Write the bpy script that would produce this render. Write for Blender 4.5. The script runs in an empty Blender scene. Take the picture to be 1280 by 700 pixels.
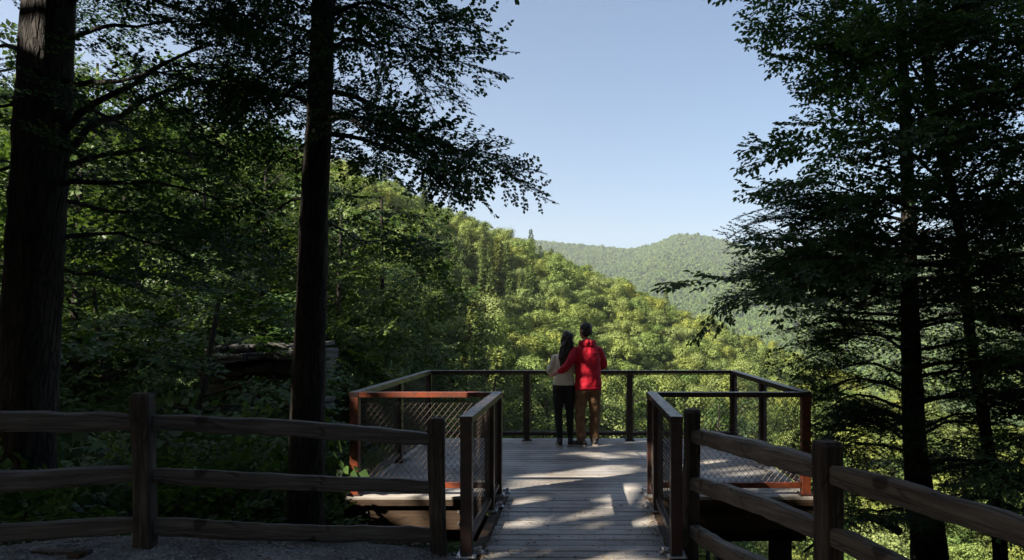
import bpy, bmesh, math, random
import numpy as np
from mathutils import Vector, Matrix, noise as mnoise

# ------------------------------------------------------------------ camera, world, sun, exposure
SC = bpy.context.scene
COL = SC.collection
F = 853.3; CX = 729.0; CY = 407.0; EYE = 1.76
cam_d = bpy.data.cameras.new('camera'); cam = bpy.data.objects.new('camera', cam_d); COL.objects.link(cam)
cam_d.lens = 24.0; cam_d.sensor_width = 36.0
cam_d.shift_x = -(CX-640)/1280.0; cam_d.shift_y = (CY-350)/1280.0
cam_d.clip_start = 0.1; cam_d.clip_end = 20000
cam.location = (0, 0, EYE); cam.rotation_euler = (math.radians(90), 0, 0)
SC.camera = cam
SUN_EL = math.radians(35.5); SUN_H = Vector((-0.854, -0.520, 0)).normalized()
SUN = np.array([SUN_H.x*math.cos(SUN_EL), SUN_H.y*math.cos(SUN_EL), math.sin(SUN_EL)])
world = bpy.data.worlds.new('World'); SC.world = world; world.use_nodes = True
wn = world.node_tree; bg = wn.nodes['Background']
sky = wn.nodes.new('ShaderNodeTexSky'); sky.sky_type = 'NISHITA'; sky.sun_disc = False
sky.sun_elevation = SUN_EL; sky.sun_rotation = math.atan2(SUN_H.x, SUN_H.y) % (2*math.pi)
sky.altitude = 600; sky.air_density = 1.0; sky.dust_density = 4.5; sky.ozone_density = 1.4
hs = wn.nodes.new('ShaderNodeHueSaturation'); hs.inputs['Saturation'].default_value = 1.06; hs.inputs['Hue'].default_value = .497; wn.links.new(sky.outputs[0], hs.inputs['Color']); wn.links.new(hs.outputs[0], bg.inputs[0]); bg.inputs[1].default_value = 0.050
sl = bpy.data.lights.new('sun', 'SUN'); sl.energy = 5.0; sl.angle = math.radians(0.53); sl.color = (1, 0.90, 0.76)
so = bpy.data.objects.new('sun', sl); COL.objects.link(so)
so.rotation_euler = Vector(SUN).to_track_quat('Z', 'Y').to_euler()
SC.view_settings.view_transform = 'Standard'; SC.view_settings.look = 'None'
SC.view_settings.exposure = 1.95; SC.view_settings.gamma = 1.0; SC.view_settings.use_curve_mapping = False
SC.render.engine = 'CYCLES'
cy = SC.cycles; cy.max_bounces = 5; cy.diffuse_bounces = 3; cy.glossy_bounces = 2; cy.transmission_bounces = 3
cy.transparent_max_bounces = 4; cy.volume_bounces = 0; cy.use_denoising = True
cy.sample_clamp_indirect = 4.0; cy.caustics_reflective = False; cy.caustics_refractive = False

# ------------------------------------------------------------------ helpers
def W(px, py, Y): return np.array([(px-CX)/F*Y, Y, EYE-(py-CY)/F*Y])
RS = np.random.RandomState(7)
def nrm(a): return a/np.maximum(np.linalg.norm(a, axis=-1, keepdims=True), 1e-9)

def link_mesh(name, V, faces, mat, parent=None, smooth=False, attrs=None, loc=None):
    """V (n,3); faces: list of index arrays, each (m,k) with constant k"""
    V = np.asarray(V, dtype=np.float64)
    if isinstance(faces, np.ndarray): faces = [faces]
    me = bpy.data.meshes.new(name)
    me.vertices.add(len(V)); me.vertices.foreach_set('co', V.ravel())
    idx = np.concatenate([f.ravel() for f in faces]).astype(np.int32)
    tot = np.concatenate([np.full(len(f), f.shape[1], dtype=np.int32) for f in faces])
    st = np.concatenate([[0], np.cumsum(tot)[:-1]]).astype(np.int32)
    me.loops.add(len(idx)); me.loops.foreach_set('vertex_index', idx)
    me.polygons.add(len(tot)); me.polygons.foreach_set('loop_start', st); me.polygons.foreach_set('loop_total', tot)
    if smooth: me.polygons.foreach_set('use_smooth', np.ones(len(tot), dtype=bool))
    if attrs:
        for k, v in attrs.items():
            a = me.attributes.new(k, 'FLOAT', 'POINT'); a.data.foreach_set('value', np.asarray(v, dtype=np.float32))
    me.update(calc_edges=True)
    if mat: me.materials.append(mat)
    o = bpy.data.objects.new(name, me); COL.objects.link(o)
    if parent: o.parent = parent
    if loc is not None: o.location = loc
    return o

def thing(name, label, cat, loc=(0, 0, 0), rz=0, group=None):
    o = bpy.data.objects.new(name, None); COL.objects.link(o); o.empty_display_size = 0.2
    o.location = loc; o.rotation_euler = (0, 0, rz); tag(o, label, cat, group); return o
def tag(o, label=None, cat=None, group=None, kind=None):
    if label: o['label'] = label
    if cat: o['category'] = cat
    if group: o['group'] = group
    if kind: o['kind'] = kind
    return o
def dup(root, loc, rz=0, scale=(1, 1, 1), label=None, cat=None, group=None):
    r = root.copy(); COL.objects.link(r); r.location = loc; r.rotation_euler = (0, 0, rz); r.scale = scale
    if label: r['label'] = label
    if group: r['group'] = group
    for ch in list(root.children):
        c = ch.copy(); COL.objects.link(c); c.parent = r
    return r

class MB:
    """collects boxes/tubes, builds ONE mesh; tint per piece"""
    def __init__(s): s.V = []; s.F = []; s.T = []; s.n = 0
    def add(s, V, Fq, tint=0.5):
        s.V.append(np.asarray(V, float)); s.F += [tuple(i+s.n for i in f) for f in Fq]; s.n += len(V)
        s.T.append(np.full(len(V), tint))
    def box(s, x0, x1, y0, y1, z0, z1, tint=0.5, bev=0.0):
        if bev <= 0:
            V = [(x, y, z) for z in (z0, z1) for y in (y0, y1) for x in (x0, x1)]
            s.add(V, [(0, 2, 3, 1), (4, 5, 7, 6), (0, 1, 5, 4), (2, 6, 7, 3), (0, 4, 6, 2), (1, 3, 7, 5)], tint); return
        bm = bmesh.new(); bmesh.ops.create_cube(bm, size=1)
        for v in bm.verts: v.co = Vector(((x0+x1)/2+v.co.x*(x1-x0), (y0+y1)/2+v.co.y*(y1-y0), (z0+z1)/2+v.co.z*(z1-z0)))
        bmesh.ops.bevel(bm, geom=bm.edges[:], offset=bev, segments=1, affect='EDGES', profile=0.5)
        bm.verts.ensure_lookup_table()
        s.add([v.co[:] for v in bm.verts], [tuple(v.index for v in f.verts) for f in bm.faces], tint); bm.free()
    def bar(s, a, b, w, h, up=(0, 0, 1), tint=0.5):
        a = np.array(a, float); b = np.array(b, float); d = nrm(b-a); u = np.array(up, float); sd = nrm(np.cross(d, u)); u = np.cross(sd, d)
        V = []
        for p in (a, b):
            for i, j in ((-1, -1), (1, -1), (1, 1), (-1, 1)): V.append(p+sd*i*w/2+u*j*h/2)
        s.add(V, [(0, 1, 2, 3), (7, 6, 5, 4), (0, 4, 5, 1), (1, 5, 6, 2), (2, 6, 7, 3), (3, 7, 4, 0)], tint)
    def cyl(s, a, b, r, n=10, r2=None, tint=0.5):
        a = np.array(a, float); b = np.array(b, float); d = nrm(b-a); r2 = r if r2 is None else r2
        u = np.array([0, 0, 1.]) if abs(d[2]) < .9 else np.array([1., 0, 0]); e1 = nrm(np.cross(d, u)); e2 = np.cross(d, e1)
        V = [p+rr*(math.cos(2*math.pi*i/n)*e1+math.sin(2*math.pi*i/n)*e2) for p, rr in ((a, r), (b, r2)) for i in range(n)]
        Fq = [(i, (i+1) % n, n+(i+1) % n, n+i) for i in range(n)]+[tuple(range(n))[::-1], tuple(range(n, 2*n))]
        s.add(V, Fq, tint)
    def build(s, name, mat, parent=None, smooth=False):
        me = bpy.data.meshes.new(name); V = np.concatenate(s.V); me.from_pydata(V.tolist(), [], s.F)
        a = me.attributes.new('tint', 'FLOAT', 'POINT'); a.data.foreach_set('value', np.concatenate(s.T).astype(np.float32))
        bm = bmesh.new(); bm.from_mesh(me); bmesh.ops.recalc_face_normals(bm, faces=bm.faces[:]); bm.to_mesh(me); bm.free()
        if smooth: me.polygons.foreach_set('use_smooth', np.ones(len(me.polygons), dtype=bool))
        me.materials.append(mat); o = bpy.data.objects.new(name, me); COL.objects.link(o)
        if parent: o.parent = parent
        return o

# ------------------------------------------------------------------ materials
def newmat(name):
    m = bpy.data.materials.new(name); m.use_nodes = True; nt = m.node_tree; nt.nodes.clear()
    out = nt.nodes.new('ShaderNodeOutputMaterial'); return m, nt, out
def nd(nt, t, **k):
    n = nt.nodes.new(t)
    for a, v in k.items(): setattr(n, a, v)
    return n
def ramp(nt, fac, stops):
    r = nt.nodes.new('ShaderNodeValToRGB'); e = r.color_ramp.elements
    while len(e) < len(stops): e.new(0.5)
    for i, (p, c) in enumerate(stops): e[i].position = p; e[i].color = (*c, 1)
    nt.links.new(fac, r.inputs[0]); return r.outputs[0]
def noise_fac(nt, scale, stretch=(1, 1, 1), coord='Object', detail=4, rough=.6):
    tc = nd(nt, 'ShaderNodeTexCoord'); mp = nd(nt, 'ShaderNodeMapping'); mp.inputs['Scale'].default_value = stretch
    nt.links.new(tc.outputs[coord], mp.inputs[0])
    n = nd(nt, 'ShaderNodeTexNoise'); n.inputs['Scale'].default_value = scale; n.inputs['Detail'].default_value = detail; n.inputs['Roughness'].default_value = rough
    nt.links.new(mp.outputs[0], n.inputs['Vector']); return n.outputs['Fac']
def mixc(nt, a, b, f, mode='MIX'):
    m = nd(nt, 'ShaderNodeMix', data_type='RGBA', blend_type=mode)
    for s_, v in ((m.inputs[0], f), (m.inputs[6], a), (m.inputs[7], b)):
        if hasattr(v, 'links'): nt.links.new(v, s_)
        elif isinstance(v, (int, float)): s_.default_value = v
        else: s_.default_value = (*v, 1)
    return m.outputs[2]
def attr(nt, n='tint'):
    a = nd(nt, 'ShaderNodeAttribute'); a.attribute_name = n; return a.outputs['Fac']
def finish(nt, out, col, rough=.8, bump=None, bstr=.3, bdist=.01, spec=.3, metal=0.0):
    b = nd(nt, 'ShaderNodeBsdfPrincipled')
    if hasattr(col, 'links'): nt.links.new(col, b.inputs['Base Color'])
    else: b.inputs['Base Color'].default_value = (*col, 1)
    if hasattr(rough, 'links'): nt.links.new(rough, b.inputs['Roughness'])
    else: b.inputs['Roughness'].default_value = rough
    b.inputs['Specular IOR Level'].default_value = spec; b.inputs['Metallic'].default_value = metal
    if bump is not None:
        bp = nd(nt, 'ShaderNodeBump'); bp.inputs['Strength'].default_value = bstr; bp.inputs['Distance'].default_value = bdist
        nt.links.new(bump, bp.inputs['Height']); nt.links.new(bp.outputs[0], b.inputs['Normal'])
    nt.links.new(b.outputs[0], out.inputs[0]); return b

def mat_leaf(name, c1, c2, trans=.35, objvar=0.0, c3=None, spec=.25, rough=.5):
    m, nt, out = newmat(name)
    col = ramp(nt, attr(nt), [(0, c1), (1, c2)])
    if c3 is not None:
        oi = nd(nt, 'ShaderNodeObjectInfo'); rr = ramp(nt, oi.outputs['Random'], [(0.0, (1.3, 1.12, .75)), (.25, (1.05, 1.05, 1)), (.45, (.72, .86, .75)), (.62, (1.15, 1.12, 1.5)), (.8, (1.0, .98, .85)), (1, (.5, .7, .6))])
        col = mixc(nt, col, rr, objvar, 'MULTIPLY')
    p = nd(nt, 'ShaderNodeBsdfPrincipled'); nt.links.new(col, p.inputs['Base Color'])
    p.inputs['Roughness'].default_value = rough; p.inputs['Specular IOR Level'].default_value = spec
    t = nd(nt, 'ShaderNodeBsdfTranslucent')
    tc = mixc(nt, col, (1.0, 1.0, 0.5), 1.0, 'MULTIPLY'); nt.links.new(tc, t.inputs[0])
    mx = nd(nt, 'ShaderNodeMixShader'); mx.inputs[0].default_value = trans
    nt.links.new(p.outputs[0], mx.inputs[1]); nt.links.new(t.outputs[0], mx.inputs[2]); nt.links.new(mx.outputs[0], out.inputs[0])
    return m
def mat_wood(name, ca, cb, cc, axis='X', scale=6, rough=.75, bstr=.5):
    m, nt, out = newmat(name)
    st = {'X': (.06, 1, 1), 'Z': (1, 1, .06), 'Y': (1, .06, 1)}[axis]
    g = noise_fac(nt, scale*6, st, detail=6, rough=.7); big = noise_fac(nt, 1.7, (.6, .6, .6))
    col = ramp(nt, g, [(.3, ca), (.52, cb), (.72, cc)])
    col = mixc(nt, col, ramp(nt, big, [(.3, (.55, .5, .47)), (.7, (1.15, 1.12, 1.1))]), 1.0, 'MULTIPLY')
    tc = nd(nt, 'ShaderNodeTexCoord'); mp = nd(nt, 'ShaderNodeMapping'); mp.inputs['Scale'].default_value = [q*.8 + .02 for q in st]; nt.links.new(tc.outputs['Object'], mp.inputs[0])
    vk = nd(nt, 'ShaderNodeTexVoronoi'); vk.feature = 'DISTANCE_TO_EDGE'; vk.inputs['Scale'].default_value = 22; nt.links.new(mp.outputs[0], vk.inputs['Vector'])
    col = mixc(nt, col, ramp(nt, vk.outputs['Distance'], [(0, (.25, .22, .2)), (.035, (1, 1, 1))]), .8, 'MULTIPLY')
    kn = noise_fac(nt, 5.5, (1, 1, 1), detail=1); col = mixc(nt, col, ramp(nt, kn, [(.70, (1, 1, 1)), (.76, (.3, .25, .22))]), .9, 'MULTIPLY')
    finish(nt, out, col, rough, g, bstr, .012); return m
def mat_bark(name, ca, cb, sc=1.0):
    m, nt, out = newmat(name)
    tc = nd(nt, 'ShaderNodeTexCoord'); mp = nd(nt, 'ShaderNodeMapping'); mp.inputs['Scale'].default_value = (1, 1, .16)
    nt.links.new(tc.outputs['Object'], mp.inputs[0])
    v = nd(nt, 'ShaderNodeTexVoronoi'); v.feature = 'DISTANCE_TO_EDGE'; v.inputs['Scale'].default_value = 20*sc
    nz = noise_fac(nt, 9*sc, (1, 1, .3), detail=6)
    add = nd(nt, 'ShaderNodeVectorMath', operation='MULTIPLY_ADD')
    nt.links.new(nz, add.inputs[0]); add.inputs[1].default_value = (.12, .12, .12); nt.links.new(mp.outputs[0], add.inputs[2])
    nt.links.new(add.outputs[0], v.inputs['Vector'])
    col = ramp(nt, v.outputs['Distance'], [(0.0, ca), (.25, cb)])
    col = mixc(nt, col, ramp(nt, nz, [(.3, (.6, .6, .6)), (.7, (1.2, 1.2, 1.15))]), 1.0, 'MULTIPLY')
    h = ramp(nt, v.outputs['Distance'], [(0.0, (0, 0, 0)), (.2, (1, 1, 1))])
    finish(nt, out, col, .9, h, .9, .03); return m
def mat_paint(name, base, edge, rough=.42, spec=.5):
    m, nt, out = newmat(name)
    n1 = noise_fac(nt, 14, detail=5); n2 = noise_fac(nt, 2.2)
    col = ramp(nt, n1, [(.38, edge), (.62, base)]); col = mixc(nt, col, ramp(nt, n2, [(.3, (.7, .7, .7)), (.7, (1.2, 1.15, 1.1))]), 1.0, 'MULTIPLY')
    rg = ramp(nt, n1, [(.3, (rough+.2,)*3), (.7, (rough-.08,)*3)])
    finish(nt, out, col, rg, n1, .15, .002, spec); return m
def mat_simple(name, c1, c2, sc=30, rough=.8, bstr=.3, bd=.004, spec=.3, metal=0):
    m, nt, out = newmat(name); n = noise_fac(nt, sc); finish(nt, out, ramp(nt, n, [(.35, c1), (.65, c2)]), rough, n, bstr, bd, spec, metal); return m

M = {}
M['leaf_broad'] = mat_leaf('leaf_broad', (.034, .078, .03), (.085, .165, .055), .46, spec=.35)
M['leaf_hemlock'] = mat_leaf('leaf_hemlock', (.024, .056, .024), (.06, .125, .042), .4)
M['leaf_mid'] = mat_leaf('leaf_mid', (.026, .054, .018), (.08, .13, .036), .38, .75, (.015, .04, .014))
M['leaf_fresh'] = mat_leaf('leaf_fresh', (.048, .10, .026), (.11, .185, .045), .42)
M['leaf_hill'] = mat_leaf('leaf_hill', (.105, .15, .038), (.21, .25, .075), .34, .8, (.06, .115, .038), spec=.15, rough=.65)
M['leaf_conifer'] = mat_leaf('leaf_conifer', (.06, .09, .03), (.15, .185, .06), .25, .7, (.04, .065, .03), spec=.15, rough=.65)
M['leaf_mount'] = mat_leaf('leaf_mount', (.05, .085, .022), (.105, .155, .042), .2, .6, (.06, .1, .03), spec=.05, rough=.8)
M['leaf_shade'] = mat_leaf('leaf_shade', (.03, .06, .02), (.06, .11, .03), .3)
M['bark'] = mat_bark('bark', (.010, .009, .008), (.038, .031, .026))
M['bark_thin'] = mat_bark('bark_thin', (.016, .013, .011), (.06, .048, .038), 2.2)
M['fence_wood'] = mat_wood('fence_wood', (.055, .05, .046), (.15, .135, .122), (.27, .25, .23), 'X', rough=.55)
M['post_wood'] = mat_wood('post_wood', (.028, .024, .021), (.085, .072, .062), (.17, .15, .13), 'Z')
M['beam_wood'] = mat_wood('beam_wood', (.035, .022, .012), (.065, .042, .024), (.10, .066, .038), 'X', 4, .7, .3)
M['steel'] = mat_paint('steel', (.040, .016, .012), (.020, .010, .009), .34, .6)
M['steel_sunlit'] = mat_paint('steel_sunlit', (.20, .045, .016), (.09, .024, .012))  # same brown steel, with the orange of direct sun put into its colour
M['wire'] = mat_simple('wire', (.06, .045, .036), (.10, .078, .065), 60, .5, .1, .001, .5, .4)
M['galv'] = mat_simple('galv', (.45, .46, .48), (.62, .63, .65), 40, .4, .1, .001, .5, .8)
M['rock'] = None
# deck boards
m, nt, out = newmat('deck_boards')
g = noise_fac(nt, 40, (.05, 1, 1), detail=6, rough=.7); big = noise_fac(nt, 1.1, detail=5)
col = ramp(nt, g, [(.3, (.20, .19, .18)), (.55, (.32, .31, .29)), (.75, (.42, .40, .375))])
col = mixc(nt, col, ramp(nt, attr(nt), [(0, (.72, .72, .74)), (1, (1.2, 1.16, 1.1))]), 1.0, 'MULTIPLY')
col = mixc(nt, col, ramp(nt, big, [(.35, (.62, .58, .54)), (.6, (1.05, 1.05, 1.05))]), 1.0, 'MULTIPLY')
rg = ramp(nt, big, [(.3, (.6,)*3), (.7, (.42,)*3)])
finish(nt, out, col, rg, g, .35, .004, .45); M['deck'] = m
# gravel / ground
m, nt, out = newmat('ground_soil')
n1 = noise_fac(nt, 2.5, detail=8, rough=.7); n2 = noise_fac(nt, 45, detail=5, rough=.8)
col = ramp(nt, n1, [(.3, (.03, .026, .018)), (.5, (.055, .05, .03)), (.7, (.04, .065, .022))])
finish(nt, out, col, .95, n2, .8, .05, .1); M['soil'] = m
m, nt, out = newmat('gravel')
tc = nd(nt, 'ShaderNodeTexCoord'); v = nd(nt, 'ShaderNodeTexVoronoi'); v.inputs['Scale'].default_value = 70
nt.links.new(tc.outputs['Object'], v.inputs['Vector'])
n2 = noise_fac(nt, 3, detail=6)
col = mixc(nt, ramp(nt, v.outputs['Color'], [(.1, (.2, .195, .19)), (.9, (.5, .49, .48))]), ramp(nt, n2, [(.35, (.5, .46, .42)), (.65, (1, 1, 1))]), 1.0, 'MULTIPLY')
finish(nt, out, col, .9, v.outputs['Distance'], .9, .012, .2); M['gravel'] = m
M['stone'] = mat_simple('stone', (.25, .245, .24), (.5, .49, .48), 25, .85)
m, nt, out = newmat('rock_strata')
g = noise_fac(nt, 5, (.15, .15, 2.2), detail=8, rough=.7); n1 = noise_fac(nt, 2.0, detail=6)
col = ramp(nt, g, [(.3, (.02, .02, .02)), (.55, (.07, .068, .066)), (.8, (.14, .137, .132))])
col = mixc(nt, col, (.03, .05, .02), ramp(nt, n1, [(.55, (0, 0, 0)), (.7, (.7, .7, .7))]))
finish(nt, out, col, .9, g, .9, .08, .2); M['rock'] = m
m, nt, out = newmat('mountain_forest')
n1 = noise_fac(nt, .02, detail=8, rough=.7)
finish(nt, out, ramp(nt, n1, [(.35, (.035, .06, .02)), (.65, (.07, .10, .032))]), .9, n1, .5, 4, .05); M['mount'] = m

# ------------------------------------------------------------------ terrain
def sstep(a, b, x):
    k = np.clip((x-a)/(b-a), 0, 1); return k*k*(3-2*k)
PXR = np.array([-900, -200, 100, 300, 450, 560, 660, 740, 830, 900, 960, 1010, 1100, 1280, 1800.])
YTOP = np.array([60, 110, 150, 185, 212, 262, 302, 335, 378, 402, 428, 448, 490, 545, 560.])
YRID = np.array([110, 120, 140, 160, 190, 215, 225, 225, 220, 215, 210, 205, 200, 190, 180.])
PXF = np.array([-900, 100, 300, 450, 560, 700, 960, 1280, 1800.])
YFT = np.array([24, 26, 30, 40, 62, 70, 75, 75, 75.])
ZFT = np.array([-5, -7, -8.5, -11, -16, -20, -30, -36, -36.])
PXM = np.array([-900, 300, 560, 660, 700, 740, 790, 815, 835, 850, 868, 890, 915, 960, 1280, 1900.])
YM = np.array([270, 280, 292, 299, 303, 307, 310.5, 306, 297, 292.5, 292.5, 296, 303, 312, 304, 284.])
def edge_y(x): return np.interp(x, [-60, -9, -4.6, -2.89, -1.2, 0.75, 1.05, 1.45, 2.3, 6, 40], [-24, 1.2, 3.95, 4.85, 5.45, 5.3, 4.2, 3.0, 1.7, -1.5, -28])
def z_near(x): return np.interp(x, [-12, -2.9, -1.5, -1.0, 0.8, 1.3, 3], [.45, .31, .06, -.10, -.10, .12, .2])
def terrain_h(x, y):
    x = np.asarray(x, float); y = np.asarray(y, float)
    yy = np.maximum(y, 12.0); px = CX+F*x/yy
    d = y-edge_y(x); z0 = z_near(x)
    yf = np.interp(px, PXF, YFT); zf = np.interp(px, PXF, ZFT)
    yr = np.interp(px, PXR, YRID); zr = EYE+yr*(CY-np.interp(px, PXR, YTOP))/F-12.5
    zm = EYE+3000*(CY-np.interp(px, PXM, YM))/F-12
    k = np.clip((d-.12)/(yf-5), 0, 1)**.72
    z = z0*(1-k)+zf*k
    k2 = np.clip((y-yf)/(yr-yf), 0, 1); k2 = .55*k2+.45*sstep(0, 1, k2); z = np.where(y > yf, zf+(zr-zf)*k2, z)
    k3 = sstep(0, 1, (y-yr)/(480-yr)); z = np.where(y > yr, zr+(-75-zr)*k3, z)
    k4 = np.clip((y-1000)/2000, 0, 1); k4 = .6*k4+.4*k4**2; z = np.where(y > 1000, -75+(zm+75)*k4, z)
    k5 = np.clip((y-3000)/1500, 0, 1); z = np.where(y > 3000, zm-260*k5, z)
    z = np.where(d < .12, z0+.015*np.clip(-d, 0, 20), z)
    # relief
    amp = np.clip((y-14)/60, 0, 1)*1.6+np.clip((y-800)/800, 0, 1)*np.clip((3000-y)/700, .12, 1)*10
    z = z+amp*(np.sin(x*.045+1.3*np.sin(y*.03))*np.cos(y*.051+x*.013))
    fold = np.clip((y-1050)/500, 0, 1)*np.clip((3000-y)/900, 0, 1)*26
    z = z+fold*(np.sin(x*.0085+y*.0022)+.5*np.sin(x*.021-y*.004))
    near = np.clip(1-y/60, 0, 1)
    z = z+near*.02*np.sin(x*3.1+y*1.7)*np.cos(y*2.3-x)
    return z
ys = np.concatenate([np.linspace(-60, 2, 30), np.linspace(2.3, 14, 60), np.geomspace(14.4, 300, 120), np.geomspace(306, 5200, 90)])
us = np.linspace(-1.9, 1.7, 280)
US, YS = np.meshgrid(us, ys); XS = US*(np.abs(YS)+9)
ZS = terrain_h(XS, YS)
nr, nc = XS.shape
V = np.stack([XS, YS, ZS], -1).reshape(-1, 3)
i = np.arange(nr-1)[:, None]*nc+np.arange(nc-1)[None, :]
Fq = np.stack([i, i+1, i+nc+1, i+nc], -1).reshape(-1, 4)
g = link_mesh('ground', V, Fq, M['soil'], smooth=True); tag(g, kind='structure')
g.data.materials.append(M['mount'])
fm = (V[Fq[:, 0], 1] > 300).astype(np.int32); g.data.polygons.foreach_set('material_index', fm)
# gravel path sheet on the near plateau
xs = np.linspace(-14, 8, 120); rows = 50
GX = np.repeat(xs[None, :], rows, 0); ee = edge_y(GX)-.02+.05*np.sin(GX*5)
GY = -12+(ee+12)*np.linspace(0, 1, rows)[:, None]**.45
GZ = terrain_h(GX, GY)+.012+.012*np.sin(GX*7+GY*5)*np.sin(GY*9)
V = np.stack([GX, GY, GZ], -1).reshape(-1, 3); i = np.arange(rows-1)[:, None]*120+np.arange(119)[None, :]
gp = link_mesh('gravel_path', V, np.stack([i, i+1, i+121, i+120], -1).reshape(-1, 4), M['gravel'], smooth=True); tag(gp, kind='structure')

# ------------------------------------------------------------------ foliage engine
GAPS = []   # openings in the canopy through which the sun reaches the platform
def gap(p, r): GAPS.append((np.array(p, float), r*1.2))
def gap_filter(P, S):
    keep = ~((P[:, 0] > -2.75) & (P[:, 0] < 2.62) & (P[:, 1] > 6.75) & (P[:, 1] < 11.0) & (P[:, 2] > -.6) & (P[:, 2] < 2.0))
    for c, r in GAPS:
        v = P-c; t = v@SUN; d = np.linalg.norm(v-t[:, None]*SUN, axis=1); keep &= ~((t > .3) & (d < r+.45*S))
    return keep
def leaf_mesh(P, D, N, S, wid=.34, big=False, fold=.12):
    D = nrm(D); N = nrm(N-(N*D).sum(1, keepdims=True)*D); Wd = np.cross(N, D); S = S[:, None]
    n = len(P)
    if big:
        vs = [P, P+D*S*.3+Wd*S*wid*.85+N*S*fold, P+D*S*.68+Wd*S*wid*.8+N*S*fold, P+D*S-N*S*.1, P+D*S*.68-Wd*S*wid*.8+N*S*fold, P+D*S*.3-Wd*S*wid*.85+N*S*fold]
        V = np.stack(vs, 1).reshape(-1, 3); b = np.arange(n)[:, None]*6
        Fq = np.concatenate([b+np.array([[0, 1, 2, 3]]), b+np.array([[0, 3, 4, 5]])]); return V, Fq, 6
    V = np.stack([P, P+D*S*.45+Wd*S*wid+N*S*fold, P+D*S, P+D*S*.45-Wd*S*wid+N*S*fold], 1).reshape(-1, 3); b = np.arange(n)[:, None]*4
    return V, b+np.array([[0, 1, 2, 3]]), 4
def seg_mesh(A, B, ra, rb, k=4):
    d = nrm(B-A); up = np.where(np.abs(d[:, 2:3]) > .9, np.array([[1., 0, 0]]), np.array([[0, 0, 1.]])); e1 = nrm(np.cross(d, up)); e2 = np.cross(d, e1)
    vs = []
    for P, r in ((A, ra), (B, rb)):
        for j in range(k):
            a = 2*math.pi*j/k; vs.append(P+r[:, None]*(math.cos(a)*e1+math.sin(a)*e2))
    V = np.stack(vs, 1).reshape(-1, 3); b = np.arange(len(A))[:, None]*2*k
    Fq = np.concatenate([b+np.array([[j, (j+1) % k, k+(j+1) % k, k+j]]) for j in range(k)]); return V, Fq
class Fol:
    def __init__(s): s.P = []; s.D = []; s.N = []; s.S = []; s.A = []; s.B = []; s.ra = []; s.rb = []; s.TV = []; s.TF = []; s.tn = 0
    def leaves(s, P, D, N, S): s.P.append(P); s.D.append(D); s.N.append(N); s.S.append(S)
    def seg(s, A, B, ra, rb): s.A.append(np.atleast_2d(A)); s.B.append(np.atleast_2d(B)); s.ra.append(np.atleast_1d(ra)); s.rb.append(np.atleast_1d(rb))
    def tube(s, pts, rad, k=10, rough=.06, seed=0):
        pts = np.array(pts, float); n = len(pts); T = nrm(np.gradient(pts, axis=0)); e1 = nrm(np.cross(T, np.array([.13, .99, .05])))
        e2 = np.cross(T, e1); a = np.arange(k)*2*math.pi/k; rg = np.random.RandomState(seed)
        ridge = 1+rough*np.sin(a*3+rg.rand()*6)+rough*.7*np.sin(a*5+rg.rand()*6)
        R = np.array(rad)[:, None]*ridge[None, :]*(1+rough*.5*rg.randn(n, k))
        V = pts[:, None]+R[..., None]*(np.cos(a)[None, :, None]*e1[:, None]+np.sin(a)[None, :, None]*e2[:, None])
        i = np.arange(n-1)[:, None]*k; j = np.arange(k)[None, :]; j2 = (j+1) % k
        s.TF.append(np.stack([i+j, i+j2, i+k+j2, i+k+j], -1).reshape(-1, 4)+s.tn); s.TV.append(V.reshape(-1, 3)); s.tn += n*k
    def build(s, root, leafm, barkm, big=False, wid=.34, gaps=True, k=4, rg=RS):
        objs = []
        VV = []; FF = []; n = 0
        if s.TV: VV.append(np.concatenate(s.TV)); FF.append(np.concatenate(s.TF)); n = s.tn
        if s.A:
            sA, sB, sra, srb = np.concatenate(s.A), np.concatenate(s.B), np.concatenate(s.ra), np.concatenate(s.rb)
            if gaps: kp = gap_filter((sA+sB)/2, np.linalg.norm(sA-sB, axis=1)); sA, sB, sra, srb = sA[kp], sB[kp], sra[kp], srb[kp]
            v, f = seg_mesh(sA, sB, sra, srb, k); VV.append(v); FF.append(f+n)
        if VV: objs.append(link_mesh('trunk', np.concatenate(VV), np.concatenate(FF), barkm, root, smooth=True))
        P = np.concatenate(s.P); D = np.concatenate(s.D); N = np.concatenate(s.N); S = np.concatenate(s.S)
        if gaps:
            kp = gap_filter(P, S+.12); P, D, N, S = P[kp], D[kp], N[kp], S[kp]
        V, Fq, m_ = leaf_mesh(P, D, N, S, wid, big)
        objs.append(link_mesh('crown', V, Fq, leafm, root, attrs={'tint': np.repeat(rg.rand(len(P)), m_)}))
        return objs

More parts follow.
